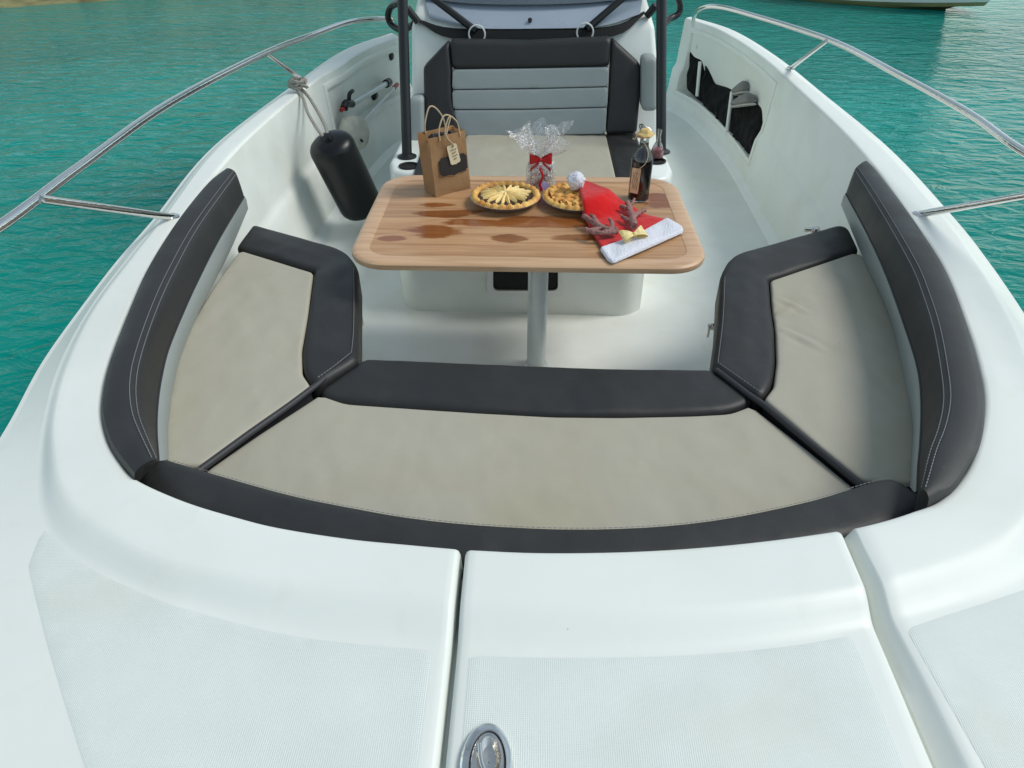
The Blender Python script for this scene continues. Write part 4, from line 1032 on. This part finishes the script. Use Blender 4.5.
for k in range(7):
    a = 2*math.pi*k/7+.2; petal(bm, c1, a, .0, .038, .008, .017)
from_bm('pastry_petals', bm, M['pale_crust'], pie1, sharp=60)
c2 = P(577, 204, ZT); pie2 = pie(c2, .118, 'round golden pie with braided lattice top, partly under the red felt hat', 1)
bm = bmesh.new()
for dirn in (0, 1):
    for k in range(-4, 5):
        off = k*.024; hl_ = math.sqrt(max(0, .097**2-off**2))
        if hl_ < .02: continue
        m_ = 40; rows_ = []
        a = R(35 if dirn == 0 else 118); ux_, uy_ = Vector((math.cos(a), math.sin(a), 0)), Vector((-math.sin(a), math.cos(a), 0))
        for i in range(m_+1):
            s = -hl_+2*hl_*i/m_; ph = math.sin(s/.024*math.pi+(k+dirn)*math.pi)
            zc = .034+.004*ph*1.0+.004; zc *= 1
            rows_.append([bm.verts.new(c2+ux_*s+uy_*(off+q_*.0095)+Vector((0, 0, zc+dz))) for q_, dz in ((-1, -.006), (-.7, .001), (0, .004), (.7, .001), (1, -.006))])
        for r0, r1 in zip(rows_, rows_[1:]):
            for j in range(4): bm.faces.new((r0[j], r0[j+1], r1[j+1], r1[j]))
from_bm('pastry_lattice', bm, M['crust'], pie2, sharp=60)

# gift jar in cellophane
cj = P(540.5, 187, ZT); jr = .047
gj = thing('gift_jar', 'clear jar of sweets wrapped in gathered cellophane with a red bow, behind the pies', 'gift jar', cj)
lathe('jar', cj, [(0, .002), (jr*.9, .002), (jr, .010), (jr, .085), (jr*.85, .098), (jr*.8, .105), (jr*.76, .104), (jr*.80, .096), (jr*.94, .083), (jr*.94, .012), (0, .008)], M['thinglass'], gj, 40)
bm = bmesh.new()
for k in range(46):
    a = random.uniform(0, 6.28); r = jr*.78*math.sqrt(random.random()); p = cj+Vector((r*math.cos(a), r*math.sin(a), random.uniform(.014, .075)))
    addlathe(bm, p, [(0, -.004), (.006, -.003), (.008, 0), (.006, .003), (0, .004)], 8, ax=(random.uniform(-1, 1), random.uniform(-1, 1), random.uniform(-.5, 1)))
ob = from_bm('sweets', bm, M['pink'], gj)
ob.data.materials.append(M['white']); ob.data.materials.append(M['chalk'])
for i, p in enumerate(ob.data.polygons): p.material_index = (i//40) % 3
lathe('sticker', cj+Vector((.014, -jr-.0005, .022)), [(0, .0015), (.016, .0015), (.016, 0)], M['lilac'], gj, 24, ax=(.25, -1, .1))
bm = bmesh.new(); seg = 72; rows_ = []
prof = [(.050, .004), (.053, .03), (.053, .07), (.045, .092), (.022, .108), (.011, .116), (.013, .124), (.030, .142), (.052, .165), (.068, .19)]
for j, (r, z) in enumerate(prof):
    row = []
    for k in range(seg):
        a = 2*math.pi*k/seg; f = max(0, (j-3)/6)
        pl_ = 1+(.10+.55*f)*math.sin(a*9+2*noise.noise(Vector((math.cos(a)*2, math.sin(a)*2, j*.3))))*(.35 if j < 4 else 1)*(1 if j != 5 else .2)
        rr_ = r*pl_; zz_ = z+(.03*f*math.sin(a*5+1)+.018*f*math.sin(a*13))*(1 if j > 6 else 0)
        lean = Vector((-.022*f*f, 0, 0)) if math.cos(a) < 0 else Vector((.002*f, 0, 0))
        row.append(bm.verts.new(cj+Vector((rr_*math.cos(a), rr_*.8*math.sin(a), zz_))+lean))
    rows_.append(row)
for r0, r1 in zip(rows_, rows_[1:]):
    for k in range(seg): bm.faces.new((r0[k], r0[(k+1) % seg], r1[(k+1) % seg], r1[k]))
from_bm('cellophane_wrap', bm, M['cello'], gj, sharp=180)
def bow(c, s, mat, parent, name, ax=Vector((1, 0, 0)), up_=Vector((0, 0, 1)), tails=True):
    bm = bmesh.new(); fw = ax.cross(up_).normalized()
    for sg in (-1, 1):
        for rr0 in (0,):
            n = 12; rows = []
            for i in range(n+1):
                t = i/n; ang = 2*math.pi*t; x = sg*s*(1-math.cos(ang))*.5; dep = s*.22*math.sin(ang); wdt = s*(.12+.40*(1-math.cos(ang))*.5)
                rows.append([bm.verts.new(c+ax*x+fw*(dep)+up_*(wdt*q_+.12*s*(1-math.cos(ang))*.5)) for q_ in (-1, -.5, 0, .5, 1)])
            for r0, r1 in zip(rows, rows[1:]):
                for j in range(4): bm.faces.new((r0[j], r0[j+1], r1[j+1], r1[j]))
        if tails:
            rows = []
            for i in range(7):
                t = i/6; rows.append([bm.verts.new(c+ax*(sg*s*(.15+.75*t))+up_*(-s*(.15+.75*t)+q_*s*.14)+fw*(s*.18+.05*s*math.sin(t*6))) for q_ in (-1, 1)])
            for r0, r1 in zip(rows, rows[1:]): bm.faces.new((r0[0], r0[1], r1[1], r1[0]))
    bmesh.ops.create_icosphere(bm, subdivisions=2, radius=s*.17, matrix=Matrix.Translation(c+fw*s*.1))
    bmesh.ops.recalc_face_normals(bm, faces=bm.faces); bmesh.ops.solidify(bm, geom=bm.faces[:], thickness=.0008)
    return from_bm(name, bm, mat, parent, sharp=60)
bow(cj+Vector((-.002, -.028, .110)), .040, M['ribbon'], gj, 'ribbon_bow')
tube('ribbon', cr([cj+Vector((-.004, -.056, .09)), cj+Vector((.006, -.056, .06)), cj+Vector((-.004, -.056, .035)), cj+Vector((.004, -.054, .008))], 5), .005, M['ribbon'], gj, 6)

# wine bottle
cw = P(638, 199, ZT)
wb = thing('bottle', 'tall bottle of dark red liquid with straw coloured cap on the table', 'bottle', cw)
lathe('glass', cw, [(0, .001), (.032, .001), (.036, .006), (.0365, .138), (.034, .154), (.022, .172), (.0160, .188), (.0145, .222), (.0165, .224), (.0165, .232), (.013, .232), (.0135, .188), (.020, .171), (.0315, .153), (.0343, .138), (.0335, .009), (0, .007)], M['glass'], wb, 40)
lathe('liquid', cw, [(0, .0045), (.0345, .0065), (.0354, .138), (.0327, .1535), (.0210, .1715), (.0147, .188), (.0140, .200), (0, .200)], M['wine'], wb, 40)
bm = bmesh.new(); addlathe(bm, cw, [(.016, .224), (.028, .222), (.032, .225), (.030, .229), (.021, .231), (.019, .237), (.013, .243), (0, .245)], 30)
for v in bm.verts: v.co += Vector((noise.noise(v.co*70), noise.noise(v.co*70+Vector((4, 0, 0))), noise.noise(v.co*60+Vector((0, 4, 0)))))*.004
from_bm('cap', bm, M['cap'], wb, sharp=60)
tube('twine', cr([cw+Vector((.018*math.cos(t), .018*math.sin(t), .216+.001*t)) for t in [k*.5 for k in range(26)]], 2), .0018, M['string'], wb, 6)
tube('twine', cr([cw+Vector((-.012, -.014, .215)), cw+Vector((.012, -.026, .175)), cw+Vector((.006, -.036, .14)), cw+Vector((-.018, -.036, .115)), cw+Vector((-.020, -.034, .10))], 6), .0016, M['string'], wb, 6)
tube('twine', cr([cw+Vector((-.016, -.008, .217)), cw+Vector((-.030, -.010, .219)), cw+Vector((-.036, -.012, .212)), cw+Vector((-.042, -.012, .216))], 4), .0022, M['string'], wb, 6)
bm = bmesh.new(); rt = Matrix.Rotation(R(-28), 3, 'Z') @ Matrix.Rotation(R(-4), 3, 'X'); addbox(bm, cw+Vector((-.022, -.034, .078)), (.030, .0012, .085), rt); wt = from_bm('paper_tag', bm, simple('tan_tag_card', (.72, .52, .30), .8, var=.15, vscale=50), wb)
bm = bmesh.new()
for k in range(4):
    pts = [cw+Vector((-.022, -.034, .078))+rt @ Vector((-.008+.006*k+.002*math.sin(t*2+k), -.0012, -.03+.06*t/6)) for t in range(7)]; addtube(bm, pts, .0007, 5)
from_bm('tag_lettering', bm, M['ink'], wb)

# small decanter in the starboard cup holder
cd = P(656.5, 158, .450)
sd_ = thing('small_bottle', 'small clear glass bottle with pink liquid standing by the base of the right black post', 'bottle', cd)
lathe('glass', cd, [(0, .001), (.028, .001), (.031, .006), (.030, .03), (.024, .055), (.012, .078), (.0095, .10), (.0105, .132), (.0085, .132), (.0078, .10), (.010, .078), (.022, .054), (.028, .03), (.028, .006), (0, .005)], M['thinglass'], sd_, 28)
lathe('liquid', cd, [(0, .0055), (.0275, .007), (.0272, .030), (.0235, .045), (0, .045)], M['pinkliquid'], sd_, 28)
ck = P(640.5, 137, .47)
kn = thing('door_catch', 'small dark metal catch standing on the bench corner behind the bottle', 'catch', ck)
bm = bmesh.new(); addlathe(bm, ck, [(0, 0), (.018, 0), (.018, .012), (.009, .018), (.008, .04), (.014, .048), (.012, .062), (0, .066)], 16); from_bm('body', bm, M['satin'], kn); tube('lever', [ck+Vector((0, 0, .055)), ck+Vector((.035, -.01, .045)), ck+Vector((.05, -.012, .03))], .005, M['satin'], kn, 8)

# felt santa hat
hat = thing('felt_hat', 'red felt hat with white brim, brown antlers and gold bow lying on the table', 'hat', P(620, 225, ZT))
def drape(x, y, base=0):
    d = (Vector((x, y, 0))-Vector((c2.x, c2.y, 0))).length
    t = max(0, min(1, (.170-d)/.075)); return ZT+.014+.046*t*t*(3-2*t)+base
hz = ZT+.02
hp_ = [P(579, 184, hz+.04), P(582, 180, hz+.04), P(588, 180, hz+.04), P(607, 189, hz+.035), P(628, 200, hz), P(646, 212, hz), P(669, 217, hz), P(604, 247, hz), P(594, 232, hz), P(588, 214, hz+.02), P(583, 199, hz+.04)]
cushion('body', round_poly(hp_, .012), ZT+.001, hz, M['red'], hat, r=.008, puff=.004, wr=.004, grid=.008, zf=lambda x, y: drape(x, y), seed=3)
bp2 = [P(667, 216, hz), P(683, 225, hz), P(684, 229, hz), P(650, 244, hz), P(613, 260, hz), P(608, 257, hz), P(600, 245.5, hz), P(634, 234, hz)]
cushion('brim', round_poly(bp2, .010), ZT+.001, hz-.001, M['plush'], hat, r=.009, puff=.006, wr=.010, grid=.007, seed=5)
bm = bmesh.new(); pc_ = P(576, 181, ZT+.075); bmesh.ops.create_icosphere(bm, subdivisions=4, radius=.030, matrix=Matrix.Translation(pc_))
for v in bm.verts:
    d = (v.co-pc_).normalized(); v.co += d*(.006*noise.noise(v.co*90)+.004*noise.noise(v.co*200))
from_bm('pompom', bm, M['plush'], hat, sharp=180)
def antler(base, branches, nm='antler'):
    bm = bmesh.new()
    for br, rr_ in branches:
        pts = cr([P(x, y, hz+.013) for x, y in br], 5); n_ = len(pts); addtube(bm, pts, [rr_*(1-.35*i/n_) for i in range(n_)], 8)
    for v in bm.verts: v.co += Vector((noise.noise(v.co*80), noise.noise(v.co*80+Vector((3, 0, 0))), .6*noise.noise(v.co*80+Vector((0, 3, 0)))))*.005
    return from_bm(nm, bm, M['antler'], hat, sharp=60)
antler(None, [([(618, 231), (605, 229), (593, 222), (584, 216)], .012), ([(602, 228), (590, 231), (586, 229)], .009), ([(598, 225), (594, 218), (590, 215)], .008), ([(612, 230), (612, 222), (609, 219)], .008), ([(617, 231), (602, 233), (592, 232)], .010)])
antler(None, [([(634, 226), (632, 216), (629, 207), (627, 202)], .012), ([(632, 217), (640, 212), (645, 210)], .009), ([(630, 209), (624, 207), (620, 206)], .008), ([(633, 221), (626, 219), (621, 216)], .008), ([(629, 206), (633, 202), (634, 199)], .007)])
bc_ = P(634, 235, hz+.017); axb = (P(648, 231, hz+.026)-P(620, 238, hz+.026)); axb.z = 0; axb.normalize()
bow(bc_, .043, M['gold'], hat, 'gold_bow', ax=axb, up_=Vector((-axb.y, axb.x, .5)).normalized(), tails=False)

# ================================================================== FENDER, ROPE, SIDE POCKETS
fa, fb = Vector((XP(3.35, .45)+.125, 3.33, .50)), Vector((XP(3.5, .1)+.215, 3.40, .145))
fa = V(333, 149, 3.32); fb = V(359, 202, 3.42)
fn = thing('fender', 'black cylindrical boat fender hanging on a grey rope inside the port gunwale', 'fender', fb)
ax = (fa-fb); Lf = ax.length; axn = ax.normalized(); fr_ = .110
prof = [(0, -fr_*.60)]+[(fr_*math.sin(R(a))**.75, -fr_*.60*math.cos(R(a))**.8) for a in (8, 15, 30, 45, 60, 75, 89)]+[(fr_*1.0, Lf*.5)]+[(fr_*math.cos(R(a))**.75, Lf+fr_*.55*math.sin(R(a))**.8) for a in (1, 15, 30, 45, 60, 75, 83)]+[(0, Lf+fr_*.55)]
lathe('body', fb, prof, M['rubber'], fn, 48, ax=axn)
ft = fb+axn*(Lf+fr_*.55); lathe('eye', ft, [(0, -.006), (.022, -.006), (.026, 0), (.022, .014), (0, .016)], M['rubber'], fn, 20, ax=axn)
kn_ = P(298, 86, .665)
r1 = cr([ft, V(326, 128, 3.38), V(318, 112, 3.55), V(308, 96, 3.65), kn_], 8)
r2 = cr([ft+Vector((-.012, 0, 0)), V(318, 130, 3.34), V(308, 113, 3.5), V(303, 98, 3.6), kn_+Vector((-.02, 0, 0))], 8)
def twist(name, path, r, parent):
    bm = bmesh.new(); path = resample(path, 90)
    for ph in (0, 2.09, 4.18):
        pts = []
        for i, p in enumerate(path):
            t = (path[min(i+1, 89)]-path[max(i-1, 0)]).normalized(); a = t.cross(Vector((0, 1, 0))).normalized(); b = t.cross(a); w = i*.8+ph
            pts.append(p+(a*math.cos(w)+b*math.sin(w))*r*.5)
        addtube(bm, pts, r*.62, 6)
    return from_bm(name, bm, M['rope'], parent)
twist('rope', r1, .008, fn); twist('rope', r2, .0075, fn)
kpts = [kn_+Vector((.035*math.cos(t)*(1+.3*math.sin(2.3*t)), .03*math.sin(t*1.0), .012+.018*math.sin(t*1.7))) for t in [k*.35 for k in range(58)]]
twist('knot', kpts, .009, fn)

# port pocket contents
def wp(X, y, z, off, sgn): return Vector((X(y, z)+off*-sgn, y, z))
def onwall(px, py, X, sgn, off=0):
    """point on the side wall (offset inboard) seen at the pixel"""
    best = None; d = ray(px, py)
    for k in range(600):
        y = 1.5+k*.008; t = y/d.y; z = CAMZ+d.z*t; x = d.x*t
        if z < 0 or z > .7: continue
        e = abs(x-(X(y, z)-sgn*off))
        if best is None or e < best[0]: best = (e, Vector((x, y, z)))
    return best[1]
bh = thing('boat_hook', 'grey telescopic boat hook with black fittings lying along the port side pocket', 'boat hook', onwall(345, 108, XP, -1, .02))
h0 = onwall(344, 108.5, XP, -1, .03); h1 = onwall(389, 82, XP, -1, .03)
tube('pole', [h0.lerp(h1, .12), h0.lerp(h1, .95)], .016, M['alu'], bh, 12)
tube('hook_end', cr([h0, h0.lerp(h1, .05)+Vector((0, 0, .02)), h0.lerp(h1, .16)], 4), .022, M['black'], bh, 10)
tube('hook', cr([h0.lerp(h1, .10), h0.lerp(h1, .10)+Vector((.01, 0, .06)), h0.lerp(h1, .17)+Vector((.01, 0, .07))], 4), .012, M['black'], bh, 8)
tube('hand_grip', [h0.lerp(h1, .92), h1], .026, M['black'], bh, 12)
tube('tip', [h0+(h0-h1).normalized()*.04, h0], .012, M['redplastic'], bh, 10)
b0 = onwall(361, 124, XP, -1, .05); b1 = onwall(394, 88, XP, -1, .03)
db = thing('deck_brush', 'thin white pole with round cream pad lying behind the black fender', 'brush', b0)
tube('pole', [b0, b1], .010, M['white'], db, 10)
tube('grip', [b1, b1+(b1-b0).normalized()*.07], .014, M['redplastic'], db, 10)
pc0 = onwall(354, 133, XP, -1, .07)
bm = bmesh.new(); addlathe(bm, pc0, [(0, -.045), (.07, -.045), (.092, -.03), (.098, 0), (.09, .035), (.05, .045), (0, .042)], 30, ax=(1, -.5, .25))
for v in bm.verts: v.co += (v.co-pc0).normalized()*.006*noise.noise(v.co*22)
from_bm('pad', bm, M['cream'], db, sharp=60)
bm = bmesh.new(); addbox(bm, pc0+Vector((.045, -.035, -.03)), (.012, .045, .014), Matrix.Rotation(R(30), 3, 'Z'), .004); from_bm('slot', bm, M['blackhole'], db)
# pocket fittings (boat parts): ribs, hooks
for px, py in ((347, 97), (358, 90)):
    p = onwall(px, py, XP, -1, -.07); slab('pocket_rib', [(p.x-.01, p.y-.03), (p.x+.045, p.y-.03), (p.x+.045, p.y+.03), (p.x-.01, p.y+.03)], .302, .56, M['liner'], boat, .008)
for px, py in ((390, 56), (374, 95)):
    p = onwall(px, py, XP, -1, -.02); bm = bmesh.new(); addlathe(bm, p, [(0, -.02), (.03, -.02), (.034, .0), (.02, .02), (0, .024)], 16, ax=(1, -.2, 0)); from_bm('pocket_fitting', bm, M['black'], boat)

# starboard pocket: black bags, shoes, straps
def lump(name, label, cat, pts, seed, mat, parent=None, group=None):
    """soft full bag: hull polygon on the wall, bulging inboard"""
    loc = pts[0]; t = thing(name, label, cat, loc, group)
    return t
gb = 'black bags stowed in the starboard pocket'
def pocket_bag(poly, label, seed, yext):
    """poly px; builds lumpy body that fills the pocket behind the opening"""
    w = [onwall(x, y, XS, 1, .012) for x, y in poly]; c = sum(w, Vector())/len(w)
    t = thing('black_bag', label, 'bag', c, gb)
    o = cushion('body', round_poly([(p.y, p.z) for p in w], .03), -.055, .03, M['bag'], t, r=.03, puff=.012, wr=.016, grid=.02, seed=seed)
    for v in o.data.vertices:
        y, z, h = v.co.x, v.co.y, v.co.z; v.co = Vector((XS(max(1.5, y), max(.02, min(.6, z)))-h*.9+.034, y, max(z, .149) if y > 4.17 else z))
    bm = bmesh.new(); bm.from_mesh(o.data); bmesh.ops.recalc_face_normals(bm, faces=bm.faces); bm.to_mesh(o.data); bm.free()
    return t, w
b1_, _ = pocket_bag([(685, 47), (690, 56), (698, 60), (699, 104), (692, 99), (683, 90), (682, 74)], 'black crumpled bag at the aft end of the starboard pocket, nearest the console', 1, 0)
b2_, _ = pocket_bag([(700, 62), (708, 84), (722, 87), (733, 93), (728, 141), (714, 129), (700, 113), (697, 95)], 'black crumpled bag between the two white straps of the starboard pocket', 2, 0)
b3_, _ = pocket_bag([(733, 97), (746, 96), (757, 108), (751, 160), (740, 155), (730, 148), (728, 133)], 'black crumpled bag under the grey shoes at the forward end of the starboard pocket', 3, 0)
for (x0, y0, x1, y1) in ((700, 62, 697, 96), (732, 92, 727, 132)):
    a, b = onwall(x0, y0, XS, 1, .035), onwall(x1, y1, XS, 1, .035)
    bm = bmesh.new(); d = (b-a); 
    addtube(bm, [a, a.lerp(b, .5), b], .012, 8); from_bm('retaining_strap', bm, M['white'], boat)
def shoe(px0, py0, px1, py1, label, off):
    a, b = onwall(px0, py0, XS, 1, off), onwall(px1, py1, XS, 1, off)
    t = thing('shoe', label, 'shoe', a, 'grey shoes in the starboard pocket'); ax_ = (b-a); L_ = ax_.length; axn_ = ax_.normalized(); side = axn_.cross(Vector((0, 0, 1))).normalized(); upv = side.cross(axn_)
    for nm, mt, prof, zo in (('upper', M['shoe'], [(0, .032, .02), (.12, .045, .045), (.3, .043, .055), (.5, .042, .047), (.7, .046, .034), (.9, .036, .024), (1, .010, .012)], 0), ('sole', M['sole'], [(-.02, .028, .010), (.1, .046, .012), (.35, .042, .012), (.6, .045, .012), (.85, .043, .012), (1.03, .012, .010)], -.02)):
        bm = bmesh.new(); rows_ = []
        for s, w_, h_ in prof: rows_.append([bm.verts.new(a+axn_*L_*s+side*w_*math.cos(2*math.pi*k/14)+upv*(zo+h_*(math.sin(2*math.pi*k/14)*(1 if math.sin(2*math.pi*k/14) > 0 else .4)))) for k in range(14)])
        for r0, r1_ in zip(rows_, rows_[1:]):
            for k in range(14): bm.faces.new((r0[k], r0[(k+1) % 14], r1_[(k+1) % 14], r1_[k]))
        bm.faces.new(rows_[0][::-1]); bm.faces.new(rows_[-1]); from_bm(nm, bm, mt, t, sharp=60)
shoe(747, 89, 735, 92, 'grey knit shoe lying uppermost in the starboard pocket', .0)
shoe(752, 101, 734, 104, 'grey knit shoe lying lower in the starboard pocket on the black bag', .02)
p = onwall(724, 72, XS, 1, -.075); lathe('socket', p, [(0, .05), (.03, .05), (.045, .02), (.05, 0)], M['white'], boat, 24, ax=(-1, 0, 0))
p = onwall(700, 46, XS, 1, -.05); lathe('pocket_fitting', p, [(0, .03), (.03, .03), (.03, 0)], M['satin'], boat, 16, ax=(-1, 0, 0))

# ================================================================== WATER, SHORE, OTHER BOAT
ZW_ = -.30
bm = bmesh.new(); bm.faces.new([bm.verts.new(p) for p in ((-700, -700, ZW_), (700, -700, ZW_), (700, 700, ZW_), (-700, 700, ZW_))])
sea = from_bm('sea', bm, M['water']); sea['kind'] = 'structure'
# beach: starts along the water line seen at the top left
s0, s1 = P(0, 13, ZW_), P(175, 0, ZW_)
dv = (s1-s0); dv.z = 0; dv.normalize(); nv_ = Vector((-dv.y, dv.x, 0))
bm = bmesh.new(); g = {}; ni, nj = 150, 46
for i in range(ni):
    for j in range(nj):
        u = -30+.45*i if i < 150 else 0; w = -1.2+.06*j+.012*j*j
        p = s0+dv*u+nv_*w; shore_w = w-.55-.30*noise.noise(Vector((u*.35, 0, 2)))-.10*noise.noise(Vector((u*2.2, 4, 2)))-max(0, u-2.2)*.30
        h = .16*shore_w+(.02*shore_w*shore_w if shore_w > 0 else 0)
        h = min(h, 1.2)+(.05+.03*max(0, shore_w))*noise.noise(Vector((p.x*2.4, p.y*2.4, 0)))+.05*noise.noise(Vector((p.x*7, p.y*7, 5)))
        g[i, j] = bm.verts.new((p.x, p.y, ZW_+h))
for i in range(ni-1):
    for j in range(nj-1): bm.faces.new((g[i, j], g[i+1, j], g[i+1, j+1], g[i, j+1]))
sh = from_bm('beach', bm, M['shore'], sharp=60); sh['kind'] = 'structure'

ob_ = thing('moored_boat', 'pale motor boat with olive bottom paint moored on the water beyond the right rail', 'boat', (4.5, 12.4, ZW_))
tip = P(979, 13, ZW_); wl = P(832, 1, ZW_)
adir = (tip-wl); adir.z = 0; adir.normalize(); adir = Matrix.Rotation(R(-17), 3, 'Z') @ adir; sdir = Vector((-adir.y, adir.x, 0))
Lb = 6.2; secs = []
for i in range(25):
    s = i/24; fw = 1-s   # s=0 stern
    bw = 1.15*(1-max(0, (s-.45)/.55)**2.4); x = -Lb+Lb*s
    lift = .28*max(0, (s-.6)/.4)**2
    sec = []
    for f, z, ex in ((0, -.35+lift*1.9, 0), (.55, -.18+lift*1.4, .0), (.86, .0+lift*.35, .05), (.90, .06+lift*.35, .1), (.96, .45+lift*.3, .30), (1.0, .85+lift*.3, .55), (.93, .87+lift*.3, .53), (.90, .80+lift*.3, .5)):
        sec.append((bw*f+(0 if f == 0 else .0), z, x+ex*max(0, (s-.5)/.5)**2))
    secs.append(sec)
base_ = tip+Vector((0, 0, 0))+sdir*1.15*.0
def wpt(x, y, z): return base_+adir*(x-.02)+sdir*y+Vector((0, 0, z))
def hullrange(k0, k1, name, mat):
    bm = bmesh.new()
    for sg in (-1, 1):
        rows_ = [[bm.verts.new(wpt(sec[k][2], sg*sec[k][0], sec[k][1])) for k in range(k0, k1+1)] for sec in secs]
        for r0, r1_ in zip(rows_, rows_[1:]):
            for k in range(k1-k0): bm.faces.new((r0[k], r0[k+1], r1_[k+1], r1_[k]))
    bmesh.ops.remove_doubles(bm, verts=bm.verts, dist=1e-4); return from_bm(name, bm, mat, ob_, sharp=40)
hullrange(0, 3, 'bottom', M['antifoul']); hullrange(3, 7, 'topsides', M['hullpaint'])
bm = bmesh.new(); l_ = [bm.verts.new(wpt(s[7][2], s[7][0], s[7][1]-.05)) for s in secs]; r_ = [bm.verts.new(wpt(s[7][2], -s[7][0], s[7][1]-.05)) for s in secs]
for i in range(24): bm.faces.new((l_[i], l_[i+1], r_[i+1], r_[i]))
bmesh.ops.remove_doubles(bm, verts=bm.verts, dist=1e-4); from_bm('deck', bm, M['hullpaint'], ob_)
bm = bmesh.new(); sec = secs[0]; bm.faces.new([bm.verts.new(wpt(sec[k][2], sec[k][0], sec[k][1])) for k in range(6)]+[bm.verts.new(wpt(sec[k][2], -sec[k][0], sec[k][1])) for k in range(5, 0, -1)]); from_bm('transom', bm, M['hullpaint'], ob_)
bm = bmesh.new(); rotb = Matrix.Rotation(math.atan2(adir.y, adir.x), 3, 'Z'); addbox(bm, wpt(-3.2, 0, 1.25), (1.0, .9, .9), rotb, .12); cab = from_bm('console', bm, M['hullpaint'], ob_, sharp=30)
bm = bmesh.new(); addbox(bm, wpt(-2.65, 0, 1.75), (.04, .8, .4), rotb @ Matrix.Rotation(R(-25), 3, 'Y'), .01); from_bm('windscreen', bm, M['tint'], ob_)

# ================================================================== LIGHT
world = bpy.data.worlds.new('World'); scn.world = world; world.use_nodes = True
nt = world.node_tree; bg = nt.nodes['Background']; sky = nt.nodes.new('ShaderNodeTexSky'); sky.sky_type = 'NISHITA'; sky.sun_disc = False
SE, SA = 50, 84     # elevation, azimuth (deg, from +Y clockwise)
sky.sun_elevation = R(SE); sky.sun_rotation = R(SA); sky.air_density = 1.0; sky.dust_density = .4; sky.ozone_density = 1.0
hs = N(nt, 'ShaderNodeHueSaturation'); hs.inputs['Saturation'].default_value = .45; nt.links.new(sky.outputs[0], hs.inputs['Color'])
tcw = N(nt, 'ShaderNodeTexCoord'); nw_ = N(nt, 'ShaderNodeTexNoise'); nw_.inputs['Scale'].default_value = 2.2; nw_.inputs['Detail'].default_value = 6; nt.links.new(tcw.outputs['Generated'], nw_.inputs['Vector'])
mw = N(nt, 'ShaderNodeMapRange'); mw.inputs['From Min'].default_value = .35; mw.inputs['From Max'].default_value = .65; mw.inputs['To Min'].default_value = .75; mw.inputs['To Max'].default_value = 1.35; nt.links.new(nw_.outputs['Fac'], mw.inputs['Value'])
nt.links.new(mw.outputs[0], hs.inputs['Value']); tn = N(nt, 'ShaderNodeMix', data_type='RGBA', blend_type='MULTIPLY'); tn.inputs['Factor'].default_value = 1; tn.inputs['B'].default_value = (.89, 1, 1.0, 1)
nt.links.new(hs.outputs[0], tn.inputs['A']); nt.links.new(tn.outputs['Result'], bg.inputs['Color']); bg.inputs['Strength'].default_value = .118
sun = bpy.data.lights.new('sun', 'SUN'); so = bpy.data.objects.new('sun', sun); C.objects.link(so)
sun.energy = 1.75; sun.angle = R(22); sun.color = (1, .965, .91)
d = Vector((math.sin(R(SA))*math.cos(R(SE)), math.cos(R(SA))*math.cos(R(SE)), math.sin(R(SE))))
so.rotation_euler = d.to_track_quat('Z', 'Y').to_euler(); so.location = (0, 0, 10)
vs_ = scn.view_settings; vs_.view_transform = 'Standard'; vs_.look = 'None'; vs_.exposure = .32; vs_.gamma = 1
scn.render.engine = 'CYCLES'; scn.cycles.max_bounces = 10; scn.cycles.transparent_max_bounces = 16
scn.render.resolution_x = 1024; scn.render.resolution_y = 768
